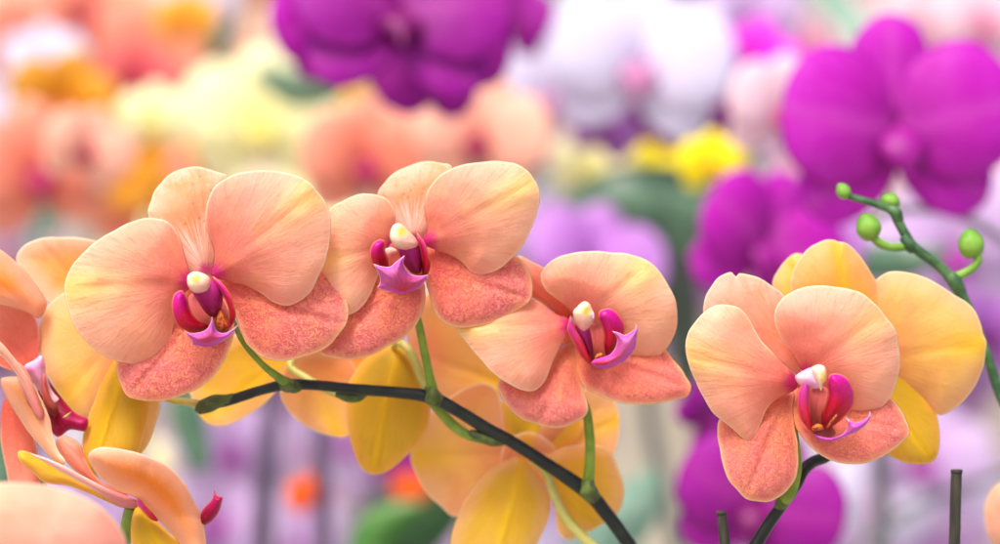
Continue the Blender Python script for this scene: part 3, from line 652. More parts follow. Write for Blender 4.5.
tube(Mf, 'pedicel', [(8, 385, 22, 6), (14, 410, 28, 7.5), (24, 440, 32, 9), (36, 470, 34, 10), (46, 500, 36, 11)], 'pedicel')

P_ = blossom('coral and gold orchid blossom in side view with spread petals, lower left', 138, 505, -2)
petal(P_, 'petal', [(138, 499), (118, 491), (100, 478), (91, 464), (88.5, 455), (94, 449), (106, 446.8), (130, 451), (152, 458), (170, 467.5), (184, 482), (194, 499), (201, 515), (205.5, 532), (206, 560), (190, 556), (172, 534), (155, 516)],
      (142, 503), (150, 450), -2, -14, 'orange', 'orange', bulge=4, roll=4, wave=2.2)
petal(P_, 'lateral_sepal', [(137, 503), (124, 508), (108, 502), (90, 494), (68, 486), (46, 483), (32, 472), (20, 462), (17, 453.5), (22, 450), (40, 456), (62, 468), (88, 481), (112, 492)], (136, 504), (18, 453), 4, 0, 'ochre', 'ochre', bulge=2.5, roll=2, sp=2)
petal(P_, 'lateral_sepal', [(137, 507), (124, 507.5), (108, 499), (90, 488), (66, 475), (44, 462), (30, 454), (40, 455.5), (62, 464.5), (86, 477.5), (108, 488), (137, 500)], (136, 504), (32, 454), -2, -8, 'pinkish', 'pinkish', bulge=1.5, roll=-2, sp=1.8, groove=0)
petal(P_, 'dorsal_sepal', [(130, 504), (110, 494), (90, 482), (72, 468), (58, 450), (56.5, 440), (62, 435.5), (70, 437), (80, 444), (86, 460), (100, 480), (126, 494)], (130, 502), (58, 438), 6, 12, 'salmon', 'salmon', bulge=2, sp=2)
petal(P_, 'lateral_sepal', [(138, 506), (156, 520), (172, 534), (190, 552), (186, 580), (150, 580), (134, 555), (131, 525)], (138, 508), (178, 575), 2, 4, 'ochre', 'ochre', bulge=3, roll=-2)
lipP = petal(P_, 'lip', [(186, 527), (196, 523), (200, 514), (204, 507.5), (212, 499), (214, 489.7), (214.6, 489.7), (217, 495.5), (222.5, 497), (222, 502), (218.5, 513), (211, 522), (200, 528), (190, 533)], (188, 530), (217, 496), 8, 2, 'lobe_dark', 'lobe_dark', bulge=1.6, solid=1.2, sp=1.2, groove=0, jitter=.1, wave=.2)
petal(lipP, 'side_lobe', [(136, 503), (139, 499), (148, 508), (158, 520), (152, 520), (143, 512)], (156, 519), (137, 500), -3, -5, 'lobe_pale', 'lobe_pale', bulge=.8, sp=1.2, groove=0, jitter=.1, wave=.2)
tube(P_, 'pedicel', [(131, 506, 6, 12), (128, 520, 10, 13), (124, 540, 14, 13), (118, 566, 18, 13)], 'pedicel')
T_ = blossom('pale peach orchid blossom out of focus in front, cropped by the lower left corner', 60, 560, -90)
petal(T_, 'petal', [(110, 600), (40, 610), (-40, 600), (-60, 540), (-40, 495), (-5, 483), (30, 483.5), (60, 488), (86, 498), (106, 511), (119, 526), (128, 548), (126, 580)], (110, 600), (0, 483), -80, -90, 'pale', 'pale', bulge=7, roll=3, wave=2)
petal(T_, 'lateral_sepal', [(110, 600), (130, 585), (170, 600), (185, 650), (160, 690), (120, 670)], (110, 600), (160, 690), -78, -70, 'salmon', 'gold', bulge=4)
V_ = blossom('soft peach orchid blossom cropped by the right edge, low down', 1030, 520, 90)
petal(V_, 'petal', [(1030, 540), (1004, 552), (988, 536), (984, 512), (988, 494), (998, 483), (1016, 478), (1040, 490), (1045, 520)], (1035, 530), (986, 505), 90, 86, 'pale', 'gold_pink', bulge=4)
petal(V_, 'petal', [(1035, 530), (1045, 500), (1070, 480), (1100, 500), (1100, 545), (1070, 560)], (1038, 530), (1100, 520), 92, 86, 'pale', 'gold_pink', bulge=4)

# ------------------------------------------------------------------ stems, buds, stakes
st = thing('flower_stem', W(560, 470, 0.034), 'dark arching flower stem with green joints carrying the front spray', 'flower stem')
tube(st, 'stalk', [(204, 405, 21, 9), (222, 402.5, 21.5, 10), (240, 397, 22, 10.5), (262, 390, 22.5, 10), (288, 384.5, 23, 11), (320, 385.5, 25, 10.5), (352, 389, 26, 11), (392, 392, 28, 11.5), (430, 397, 29, 13), (458, 411, 30, 12.5),
     (486, 428, 32, 13), (512, 442, 33, 12.5), (548, 465, 34, 13), (586, 491, 36, 15), (606, 513, 38, 14), (630, 546, 40, 14), (660, 592, 44, 14)], 'stem', per=6)
for nm, pts in (('joint', [(196, 411, 20.5, 5), (203, 406, 20.5, 12.5), (214, 401, 21, 12), (226, 400, 21.5, 11), (234, 398, 22, 10)]),
                ('joint', [(278, 378, 20.5, 9), (286, 383, 21, 12.5), (294, 387, 22, 13), (300, 386, 24, 9)]),
                ('joint', [(429, 386, 27, 10), (433, 394, 27.5, 13.5), (438, 400, 29, 14), (444, 404, 31, 9)]),
                ('joint', [(588, 480, 34, 12), (588, 488, 34, 15.5), (592, 496, 36, 16), (598, 503, 38, 11)]),
                ('joint', [(470, 432, 32, 6), (484, 438, 33, 12), (496, 440, 34, 13), (506, 441, 34, 9)]),
                ('joint', [(336, 394, 28, 6), (348, 397, 29, 11), (358, 396, 29, 11), (366, 392, 29, 8)])):
    tube(st, nm, pts, 'node', per=5, lump=.12)
tube(st, 'pedicel', [(424, 392, 38, 8), (436, 406, 37, 10), (452, 424, 36, 10.5), (468, 435, 35, 10), (486, 440, 34.5, 9)], 'pedicel')

for o_, b_, t_ in (([(425, 401), (427, 393), (432, 387), (437, 390), (440, 397), (436, 404), (430, 405)], (433, 405), (432, 387)),
                   ([(580, 494), (582, 487), (588, 480), (594, 484), (598, 492), (592, 500), (585, 500)], (589, 501), (588, 480)),
                   ([(279, 386), (280, 380), (286, 377), (293, 381), (296, 388), (290, 392), (284, 391)], (289, 392), (285, 377)),
                   ([(198, 414), (202, 403), (212, 398), (222, 398), (226, 404), (218, 409), (208, 413)], (222, 403), (199, 413))):
    petal(st, 'bract', o_, b_, t_, 20.5 if b_[0] < 300 else (24 if b_[0] < 450 else 28), 19 if b_[0] < 300 else (22.5 if b_[0] < 450 else 26.5), 'node', 'node', bulge=2.2, sp=1.4, groove=0, wave=.4, curl=.2)
st2 = thing('flower_stem', W(775, 520, 0.018), 'short dark stem with a green joint holding up the right spray', 'flower stem')
tube(st2, 'stalk', [(836, 449, 28, 9), (826, 457, 26, 11), (813, 462, 24, 11.5), (803, 471, 21, 12), (797, 484, 19, 11), (785, 501, 18, 11.5), (770, 522, 18, 12.5), (755, 546, 18, 13), (730, 590, 18, 13)], 'stem', per=6)
tube(st2, 'joint', [(797, 480, 15, 7), (791, 492, 15.5, 13), (784, 500, 17, 14), (778, 510, 18, 11)], 'node', per=5, lump=.12)

st3 = thing('flower_stem', W(960, 310, 0.045), 'grey-green budding stem curving up past the golden bloom on the right', 'flower stem')
tube(st3, 'stalk', [(1012, 420, 46, 10), (1000, 394, 45, 10), (986, 352, 45, 10), (973, 318, 45, 10), (957, 288, 45, 12.5), (946, 273, 45, 11.5), (930, 259, 45, 10.5), (913, 246, 45, 10.5), (905, 234, 45, 10), (898, 221, 45, 10), (892, 210, 45, 9.5), (876, 204, 45, 8), (858, 199, 45, 7), (846, 195, 45, 6)], 'budstem', per=6)
tube(st3, 'joint', [(962, 293, 45, 11), (955, 282, 44.5, 15), (949, 275, 45, 12)], 'budstem', per=4, lump=.1)
tube(st3, 'joint', [(914, 250, 45, 10), (909, 244, 44.5, 13), (904, 236, 45, 10.5)], 'budstem', per=4, lump=.1)
tube(st3, 'joint', [(899, 222, 45, 10), (895, 212, 44.5, 12.5), (888, 208, 45, 9)], 'budstem', per=4, lump=.1)

def bud(label, px, py, w, h, tilt, ymm, stalk=None, nose=0.2):
    t = thing('orchid_bud', W(px, py, ymm * .001), label, 'orchid bud', 'round green buds on the right stem')
    w *= .93; h *= .93
    verts, faces = [], []
    nu, nv = 28, 20
    k = S * (DC + ymm * .001) / DC
    for i in range(nv + 1):
        th = math.pi * i / nv
        for j in range(nu):
            ph = 2 * math.pi * j / nu
            r = math.sin(th)
            r *= 1 - 0.07 * max(0, math.cos(3 * ph)) ** 8 * math.sin(th)          # seams between the folded sepals
            x = r * math.cos(ph) * w / 2; yv = r * math.sin(ph) * w / 2
            z = math.cos(th) * h / 2 * (1 + nose * max(0, math.cos(th)) ** 4)
            n_ = 1 + 0.05 * noise.noise(Vector((x * .2, yv * .2, z * .2 + px)))
            verts.append(Vector((x * k * n_, yv * k * n_, z * k * n_)))
    for i in range(nv):
        for j in range(nu):
            j2 = (j + 1) % nu
            a, b, c, d = i * nu + j, i * nu + j2, (i + 1) * nu + j2, (i + 1) * nu + j
            faces.append((a, d, c, b))
    me = bpy.data.meshes.new('bud_body')
    rot = Matrix.Rotation(R(tilt), 4, 'Y') @ Matrix.Rotation(R(40 + px), 4, 'Z')
    me.from_pydata([tuple(rot @ v) for v in verts], [], faces)
    me.materials.append(M['bud'])
    me.polygons.foreach_set('use_smooth', [True] * len(faces)); me.update()
    part('bud_body', me, t)
    if stalk:
        tube(t, 'bud_stalk', stalk, 'bud', per=6)
    return t
bud('smallest green bud at the very tip of the budding stem', 843.5, 191.5, 16, 17, -30, 45, [(844, 194, 45, 5), (852, 198, 45, 5), (858, 199, 45, 5)])
bud('small green bud sitting on top of the bend of the budding stem', 890, 201.5, 22, 17, 20, 47, [(888, 203, 46, 7), (891, 208, 46, 7), (893, 212, 46, 7)])
bud('green bud on a short curved stalk left of the budding stem', 868.5, 228, 27, 28, -15, 44, [(872, 236, 44, 8), (880, 243, 44, 8.5), (892, 247, 44.5, 8), (910, 246, 45, 8)])
bud('largest green bud, alone on the right side of the budding stem', 971, 245, 29, 30, -8, 45, [(977, 252, 44, 8), (978, 261, 44, 8), (970, 270, 44.5, 8.5), (956, 277, 45, 9)])

def stake(label, pts, ymm):
    t = thing('support_stake', W(pts[-1][0], pts[-1][1], ymm * .001), label, 'support stake', 'dark stakes cut off near the lower edge')
    o = tube(t, 'stick', [(p[0], p[1], ymm, p[2]) for p in pts], 'stake', per=5, lump=.06, seg=9)
    tube(t, 'cut_end', [(pts[0][0], pts[0][1] - .5, ymm, pts[0][2] * 1.08), (pts[0][0], pts[0][1] + 3, ymm, pts[0][2] * 1.12)], 'stake', per=2, lump=.1, seg=9)
stake('short dark stake between the two sprays, its top just above the lower edge', [(721.5, 511.5, 10), (723, 526, 10.5), (725, 550, 11), (728, 610, 11)], 20)
stake('taller dark stake standing right of the right spray', [(956.5, 470, 11), (955.5, 500, 11.5), (954.5, 550, 11.5), (953, 620, 11.5)], 22)
# ------------------------------------------------------------------ out-of-focus collection behind
def bgmat(name, c_in, c_mid, c_out, spot, transl=0.4, vc=None, rib=None):
    vc = vc or tuple(min(255, int(v + (255 - v) * .3)) for v in c_out)
    return petal_mat(name, c_in, c_mid, c_out, spot=spot, spot_r=0.14, margin=None, vein=0.7, vein_col=vc, bump=0.3, rib=rib, transl=transl, ret=0)
BG = {
 'magenta': (bgmat('magenta_far_petal', (160, 0, 140), (190, 0, 176), (204, 20, 198), (206, 70, 184), rib=(206, 60, 192)), (166, 10, 148)),
 'dark':    (bgmat('deep_magenta_far_petal', (134, 0, 116), (156, 0, 148), (170, 0, 164), (176, 40, 150), rib=(176, 40, 160)), (130, 0, 104)),
 'hot':     (bgmat('vivid_magenta_far_petal', (222, 0, 204), (240, 0, 228), (236, 90, 230), (240, 150, 230)), (230, 120, 220)),
 'white':   (bgmat('white_far_petal', (226, 214, 240), (234, 230, 246), (230, 229, 247), (214, 170, 220)), (206, 130, 180)),
 'lilac':   (bgmat('lilac_far_petal', (208, 168, 218), (212, 180, 224), (222, 200, 232), (180, 70, 180)), (170, 40, 160)),
 'violet':  (bgmat('violet_far_petal', (180, 100, 200), (194, 120, 212), (206, 150, 222), (140, 20, 150)), (140, 10, 130)),
 'pink':    (bgmat('pale_pink_far_petal', (240, 190, 214), (246, 214, 226), (248, 224, 230), (220, 90, 150)), (210, 60, 130)),
 'peach':   (bgmat('peach_far_petal', (242, 160, 138), (249, 192, 168), (251, 208, 182), (176, 10, 76)), (156, 6, 70)),
 'salmon':  (bgmat('salmon_far_petal', (232, 108, 92), (242, 146, 118), (248, 180, 152), (180, 20, 80)), (180, 24, 90)),
 'ochre':   (bgmat('ochre_far_petal', (236, 150, 10), (248, 180, 20), (250, 200, 80), (226, 120, 20)), (226, 120, 20)),
 'coral':   (bgmat('coral_red_far_petal', (210, 50, 80), (224, 84, 96), (236, 130, 120), (170, 10, 70)), (160, 10, 70)),
 'cream':   (bgmat('cream_far_petal', (248, 244, 170), (250, 248, 194), (252, 250, 212), (246, 236, 130)), (244, 230, 120)),
 'yellow':  (bgmat('yellow_far_petal', (252, 236, 0), (255, 242, 0), (255, 244, 30), (250, 220, 0)), (226, 160, 10)),
 'mauve':   (bgmat('mauve_far_petal', (150, 110, 160), (168, 128, 178), (186, 150, 194), (150, 70, 150)), (140, 60, 140)),
 'rose':    (bgmat('dusky_pink_far_petal', (206, 150, 172), (216, 166, 184), (224, 184, 194), (190, 80, 130)), (180, 70, 120)),
 'orange':  (bgmat('orange_far_petal', (255, 96, 0), (255, 112, 0), (255, 122, 10), (226, 90, 0)), (226, 90, 0)),
}
WIDE = [(0, 0), (3, 14), (12, 30), (30, 38), (48, 33), (58, 17), (59, -4), (51, -21), (34, -29), (14, -24), (4, -11)]
SEPAL = [(0, 0), (7, 12), (22, 21), (42, 20), (54, 9), (57, -2), (50, -15), (34, -21), (16, -17), (5, -9)]
LIPO = [(-6, 0), (-12, -6), (-10, -14), (-4, -18), (0, -26), (4, -18), (10, -14), (12, -6), (6, 0), (0, 3)]
WM = sheet_mesh('petal', WIDE, (0, 0), (58, 4), 0, -7, M['pale'], bulge=6, roll=2, wave=2.5, sp=6, local=0.001, seed=51, thick=.6)
SM = sheet_mesh('sepal', SEPAL, (0, 0), (56, 0), 4, 5, M['pale'], bulge=4, roll=0, wave=2.2, sp=6, local=0.001, seed=52, thick=.6)
LM = sheet_mesh('lip', LIPO, (0, 0), (0, -26), -4, -16, M['pale'], bulge=4, wave=1, sp=3, local=0.001, seed=53, thick=.6, solid=2)
MESH = {}
for key, (m, lipc) in BG.items():
    lm = plain_mat(key + '_far_lip', lipc, tuple(int(c * .8) for c in lipc), 200, transl=.2)
    MESH[key] = []
    for src, mm in ((WM, m), (SM, m), (LM, lm)):
        c = src.copy(); c.materials.clear(); c.materials.append(mm); c.materials.append(mm)
        MESH[key].append(c)
BLOOM_LAYOUT = [('petal', 0, 8, 0), ('petal', 0, 172, 1), ('dorsal_sepal', 1, 90, 0), ('lateral_sepal', 1, -38, 0), ('lateral_sepal', 1, -142, 1), ('lip', 2, 0, 0)]
protos = {}
def bloom(kind, px, py, wpx, y, roll=0, yaw=0, pitch=0, label='', group='blurred orchid blossoms in the rows behind'):
    """a whole blossom: px, py = its centre in the photograph, y = metres behind the plane of focus"""
    if y < 1.5:
        y *= 1.12
    loc = W(px, py, y)
    size = wpx * S * (DC + y) / DC / 0.112
    root = thing('orchid_blossom', loc, label, 'orchid blossom', group)
    root.rotation_euler = (R(pitch), R(roll), R(yaw))
    root.scale = (size,) * 3
    if kind not in protos:
        lst = []
        for nm, mi, a, mir in BLOOM_LAYOUT:
            o = bpy.data.objects.new(nm, MESH[kind][mi])
            if nm != 'lip':
                o.rotation_euler = (0, R(-a), 0)
                if mir:
                    o.scale = (1, 1, -1)
            lst.append(o)
        protos[kind] = lst
        for o in lst:
            link(o, root)
    else:
        for o in protos[kind]:
            link(o.copy(), root)
    return root

BLOOMS = [
 # kind, px, py, width, y, roll, yaw, pitch, label
 ('dark', 400, 16, 212, .32, 6, 10, -20, 'large deep magenta orchid out of focus at the top, left of the white ones'),
 ('dark', 436, 50, 140, .37, 160, 0, 0, 'magenta orchid out of focus, half hidden behind the large deep magenta bloom'),
 ('magenta', 330, 18, 130, .36, -30, 30, 0, 'magenta orchid out of focus at the left rim of the large magenta bloom'),
 ('dark', 512, 16, 90, .55, 20, -20, 0, 'dark magenta orchid out of focus between the large magenta bloom and the white ones'),
 ('white', 640, 66, 180, .52, 8, 0, 0, 'large white orchid with pink centre out of focus at the top'),
 ('white', 545, 96, 130, .60, -20, 15, 0, 'smaller white orchid out of focus, left of the large white one'),
 ('white', 690, 50, 100, .66, 30, -20, 0, 'white orchid out of focus at the right rim of the white cluster'),
 ('white', 585, 60, 110, .68, 50, 10, 0, 'white orchid out of focus behind the two clear white ones'),
 ('hot', 752, 70, 108, .52, 15, -15, 10, 'vivid magenta orchid out of focus between the white cluster and the pale pink bloom'),
 ('lilac', 752, 16, 100, .75, 0, 10, 0, 'lilac orchid out of focus above the vivid magenta bloom'),
 ('pink', 782, 112, 120, .44, 10, 20, 0, 'pale pink orchid out of focus, left of the big magenta bloom'),
 ('magenta', 898, 132, 236, .26, -3, 10, 0, 'big magenta orchid out of focus above the green buds'),
 ('magenta', 766, 248, 165, .36, 25, 25, 0, 'magenta orchid out of focus, just above the notched peach sepal'),
 ('violet', 812, 250, 110, .40, 0, -20, 0, 'violet orchid out of focus behind the golden bloom'),
 ('dark', 640, 124, 120, .70, 40, 0, 30, 'dark purple orchid out of focus under the large white bloom'),
 ('violet', 604, 132, 70, .55, 20, 0, 20, 'small purple orchid out of focus under the left of the large white bloom'),
 ('dark', 694, 124, 84, .6, -20, 0, 30, 'small dark purple orchid out of focus under the right of the large white bloom'),
 ('yellow', 712, 164, 68, .46, 0, 0, 0, 'bright yellow flower out of focus below the vivid magenta bloom'),
 ('yellow', 652, 170, 62, .6, 20, 0, 0, 'small yellow flower out of focus, left of the bright yellow one'),
 ('cream', 592, 168, 84, .6, 10, 0, 0, 'pale yellow flower out of focus below the white cluster'),
 ('violet', 594, 264, 140, .50, 15, 10, -20, 'violet orchid out of focus right behind the turned peach bloom'),
 ('lilac', 545, 232, 90, .60, -15, 10, 0, 'lilac orchid out of focus, peeping past the forked-lip bloom'),
 ('dark', 758, 508, 165, .28, 20, -8, 0, 'large purple orchid out of focus at the foot of the right spray'),
 ('dark', 706, 420, 80, .33, 60, 40, 0, 'dark purple orchid out of focus between the turned bloom and the right spray'),
 ('peach', 480, 138, 136, .50, 10, -10, 0, 'peach orchid with magenta heart out of focus above the forked-lip bloom'),
 ('peach', 440, 118, 120, .62, -20, 10, 0, 'peach orchid out of focus under the large deep magenta bloom'),
 ('salmon', 366, 162, 130, .52, 0, 15, 0, 'salmon orchid with dark magenta heart out of focus, between the two left front blooms'),
 ('ochre', 352, 118, 60, .9, 0, 0, 0, 'small ochre flower out of focus left of the peach ones'),
 ('salmon', 38, 172, 150, .55, -10, 15, 0, 'salmon orchid with magenta heart out of focus at the left edge'),
 ('ochre', 66, 102, 112, .62, 15, 0, 30, 'ochre orchid out of focus above the salmon bloom at the left edge'),
 ('ochre', 122, 158, 110, .62, 70, 30, 0, 'ochre orchid out of focus just left of the freckled sepal'),
 ('salmon', 136, 192, 120, .66, -20, 0, 0, 'salmon orchid out of focus right behind the wide left bloom'),
 ('salmon', 132, 62, 140, .85, 10, 0, 0, 'rosy salmon orchid out of focus near the top left'),
 ('coral', 140, 80, 84, .75, 20, 0, 0, 'small coral red flower out of focus, below the rosy salmon orchid'),
 ('salmon', 88, 14, 90, .8, 40, 0, 0, 'salmon orchid out of focus, cut by the top edge near the top left'),
 ('ochre', 186, 20, 64, .8, 0, 0, 0, 'yellow-orange flower out of focus near the top, left of the apricot orchid'),
 ('ochre', 196, 168, 70, .8, 0, 0, 0, 'yellow-orange flower out of focus just above the freckled sepal'),
 ('peach', 88, 150, 90, .5, 20, 20, 0, 'pale peach orchid out of focus, right of the salmon bloom at the left edge'),
 ('white', 46, 64, 84, .8, 0, 0, 0, 'small whitish orchid out of focus near the top left, above the ochre bloom'),
 ('white', 196, -4, 90, .9, 0, 0, 0, 'whitish orchid out of focus cut by the top edge, above the apricot orchid'),
 ('salmon', 14, 36, 100, .9, -30, 0, 0, 'salmon orchid out of focus in the top left corner'),
 ('ochre', 48, 40, 70, 1.0, 0, 0, 0, 'ochre flower out of focus beside the top left corner bloom'),
 ('peach', 206, 42, 110, 1.0, 20, 0, 0, 'apricot orchid out of focus near the top, above the cream cluster'),
 ('cream', 262, 122, 156, .75, 0, 0, 0, 'large cream yellow orchid out of focus above the wide left bloom'),
 ('cream', 312, 140, 100, 1.05, 20, 0, 0, 'cream yellow orchid out of focus, right of the large cream one'),
 ('cream', 232, 88, 110, 1.1, -30, 0, 0, 'cream yellow orchid out of focus, topmost of the cream cluster'),
 ('cream', 155, 118, 72, .6, 0, 0, 0, 'small pale cream flower out of focus, left of the cream cluster'),
 ('orange', 310, 497, 46, .5, 0, 0, 0, 'small orange flower out of focus, low between the lower left bloom and the ochre one'),
 ('orange', 410, 489, 36, .55, 0, 0, 0, 'small orange flower out of focus beside the large golden bloom'),
 ('dark', 402, 462, 60, .72, 0, 0, 0, 'dark purple flower out of focus above the right of the two small orange ones'),
 ('lilac', 352, 440, 100, .80, 20, 0, 0, 'lilac orchid out of focus above the small orange flower'),
 ('lilac', 232, 450, 120, .75, 0, 10, 0, 'lilac orchid out of focus below the tip of the dark stem'),
 ('lilac', 222, 520, 130, .85, 30, 0, 0, 'lilac orchid out of focus behind the magenta lip tip, low on the left'),
 ('lilac', 290, 540, 110, .9, 10, 0, 0, 'lilac orchid out of focus under the small orange flower at the lower edge'),
 ('cream', 176, 462, 56, .8, 0, 0, 0, 'cream yellow flower out of focus, right of the lower left bloom'),
 ('lilac', 950, 250, 170, .55, -20, 0, 0, 'lilac orchid out of focus behind the budding stem'),
 ('violet', 990, 330, 120, .60, 10, 0, 0, 'violet orchid out of focus at the right edge beside the golden petal'),
 ('lilac', 925, 460, 130, .80, 15, 0, 0, 'lilac orchid out of focus behind the taller stake'),
 ('white', 880, 500, 110, .85, 15, 0, 0, 'white orchid out of focus below the right spray, between purple bloom and stake'),
 ('pink', 985, 20, 110, .9, 0, 0, 0, 'pink orchid out of focus in the top right corner'),
 ('pink', 925, 30, 100, 1.1, 30, 0, 0, 'pale pink orchid out of focus above the big magenta bloom'),
 ('pink', 820, 40, 120, 1.2, 20, 0, 0, 'pale pink orchid out of focus, between lilac bloom and big magenta one'),
 ('lilac', 6, 225, 50, .9, 0, 0, 0, 'small lilac flower out of focus at the left edge above the orange petal'),
 ('pink', 990, 200, 110, .75, 0, 0, 0, 'pale pink orchid out of focus at the right edge, level with the buds'),
]
for b in BLOOMS:
    bloom(b[0], b[1], b[2], b[3], b[4], b[5], b[6], b[7], b[8])

# strap leaves
def leaf(label, pts, mat, group='blurred green orchid leaves behind'):
    """pts: (px, py, y metres, width px)"""
    verts, faces = [], []
    base = W(pts[0][0], pts[0][1], pts[0][2])
    P = open_spline([Vector((*W(p[0], p[1], p[2]), p[3] * S * (DC + p[2]) / DC)) for p in pts], 8)
    n = len(P)
    K = 6
    for side in (0, 1):
        for i, c in enumerate(P):
            a, b = P[max(i - 1, 0)], P[min(i + 1, n - 1)]
            t = Vector((b[0] - a[0], b[1] - a[1], b[2] - a[2])).normalized()
            u = t.cross(Vector((0, 1, 0))).normalized(); v = u.cross(t)
            for k in range(-K, K + 1):
                f = k / K
                verts.append(Vector(c[:3]) - base + u * (f * c[3] / 2) + v * (abs(f) ** 1.5 * c[3] * .22) + v * (0.0012 * side * (1 - f * f)))
    Wn = 2 * K + 1
    for side in (0, 1):
        o = side * n * Wn
        for i in range(n - 1):
            for k in range(Wn - 1):
                q = (o + i * Wn + k, o + i * Wn + k + 1, o + (i + 1) * Wn + k + 1, o + (i + 1) * Wn + k)
                faces.append(q if side else q[::-1])
    me = bpy.data.meshes.new('strap_leaf'); me.from_pydata([tuple(v) for v in verts], [], faces)
    me.materials.append(mat); me.polygons.foreach_set('use_smooth', [True] * len(faces)); me.update()
    o = bpy.data.objects.new('strap_leaf', me); o.location = base
    tag(o, label, 'orchid leaf', group)
    link(o)
GREEN = plain_mat('deep_green_leaf', (70, 104, 80), (92, 124, 98), 60, rough=.35, transl=.1)
GREEN2 = plain_mat('fresh_green_leaf', (56, 108, 40), (80, 130, 52), 60, rough=.35, transl=.15)
TEAL = plain_mat('blue_green_leaf', (110, 150, 130), (140, 170, 150), 60, rough=.35, transl=.1)
leaf('deep green strap leaf out of focus under the yellow flowers', [(548, 222, .62, 20), (610, 204, .6, 70), (690, 212, .6, 84), (745, 235, .6, 20)], GREEN)
leaf('blue-green strap leaf out of focus, left of the yellow flowers', [(540, 190, .9, 20), (600, 200, .9, 50), (660, 222, .9, 50), (700, 240, .9, 16)], TEAL)
DEEP2 = plain_mat('grey_green_leaf', (56, 70, 60), (78, 92, 80), 60, rough=.4)
leaf('grey-green upright leaf out of focus, just right of the turned bloom', [(690, 400, .7, 20), (684, 330, .68, 40), (676, 270, .66, 40), (668, 230, .66, 14)], DEEP2)
DEEP = plain_mat('dark_green_leaf', (36, 72, 40), (54, 92, 50), 60, rough=.7, transl=.1)
leaf('dark green leaf out of focus under the ochre bloom at the lower edge', [(330, 590, 1.0, 20), (385, 545, 1.0, 84), (435, 505, 1.0, 76), (475, 465, 1.0, 24)], DEEP)
leaf('fresh green leaf out of focus at the lower edge, left of the large golden bloom', [(350, 590, .5, 20), (372, 540, .5, 44), (392, 520, .5, 34), (420, 505, .5, 10)], GREEN2)
leaf('blue-green leaf out of focus right of the large golden bloom', [(570, 590, .55, 30), (610, 530, .55, 70), (640, 500, .55, 50), (655, 470, .55, 10)], TEAL)
leaf('dark green leaf out of focus beside the lower left bloom', [(200, 470, .5, 20), (190, 430, .5, 34), (182, 400, .5, 30), (186, 380, .5, 10)], GREEN)
leaf('deep green leaf out of focus under the rim of the large deep magenta bloom', [(255, 70, .8, 16), (290, 86, .75, 40), (330, 84, .7, 30), (350, 76, .7, 8)], GREEN)
leaf('dark green leaf out of focus behind the green buds', [(800, 235, .55, 16), (850, 258, .52, 36), (905, 262, .5, 34), (950, 250, .5, 10)], GREEN)
leaf('dark green leaf out of focus at the lower left edge', [(-20, 520, .3, 20), (2, 470, .3, 40), (10, 430, .3, 30), (14, 395, .3, 10)], GREEN)

rl = random.Random(11)
for i in range(34):
    px, py = rl.uniform(20, 990), rl.uniform(10, 300)
    if 270 < px < 530 and py < 110:
        continue
    a = rl.uniform(-1.2, 1.2); L = rl.uniform(40, 80); y = rl.uniform(.95, 1.35)
    pts = [(px + math.sin(a) * L * t - 14 * t * t, py + math.cos(a) * L * -t, y + .03 * t, w) for t, w in ((-1, 14), (-.3, 34), (.4, 34), (1, 8))]
    leaf('far green leaf lost in the soft back rows', pts, rl.choice([GREEN, GREEN, TEAL]), 'far green leaves in the back rows')
# blurred stems and stakes standing behind
def far_stem(label, pts, mat):
    c = [(lambda v: (v.x, v.y, v.z, p[3] * .5 * S * (DC + p[2]) / DC))(W(p[0], p[1], p[2])) for p in pts]
    base = Vector(c[0][:3])
    o = bpy.data.objects.new('flower_stem', tube_mesh('flower_stem', c, mat, seg=10, origin=base))
    o.location = base
    tag(o, label, 'flower stem', 'blurred stems behind'); link(o)
GREY = plain_mat('grey_green_far_stem', (70, 76, 76), (100, 104, 100), 120)
DARKV = plain_mat('dark_violet_far_stem', (60, 46, 70), (84, 70, 90), 120)
far_stem('dark upright stem out of focus behind the small orange flower', [(323, 640, .55, 17), (323, 540, .55, 17), (322, 430, .55, 15), (330, 360, .55, 12)], DARKV)
far_stem('dark violet upright stem out of focus, left of the small orange flower', [(262, 640, .7, 24), (262, 540, .7, 24), (270, 420, .7, 20), (280, 330, .7, 12)], DARKV)
far_stem('grey stem out of focus below the golden right petal', [(884, 620, .5, 14), (882, 500, .5, 14), (880, 410, .5, 14), (876, 330, .5, 10)], GREY)
far_stem('grey arching stem out of focus behind the budding stem', [(1030, 260, .35, 9), (985, 228, .35, 9), (940, 211, .35, 9), (890, 212, .35, 8), (860, 230, .35, 7)], GREY)
far_stem('grey slanting stem out of focus in the gap left of the right spray', [(690, 600, .75, 16), (665, 500, .75, 16), (650, 420, .75, 14), (645, 340, .75, 10)], GREY)
far_stem('grey leaning stem out of focus behind the taller stake', [(840, 560, .7, 10), (900, 515, .7, 10), (960, 488, .7, 10), (1030, 470, .7, 8)], GREY)

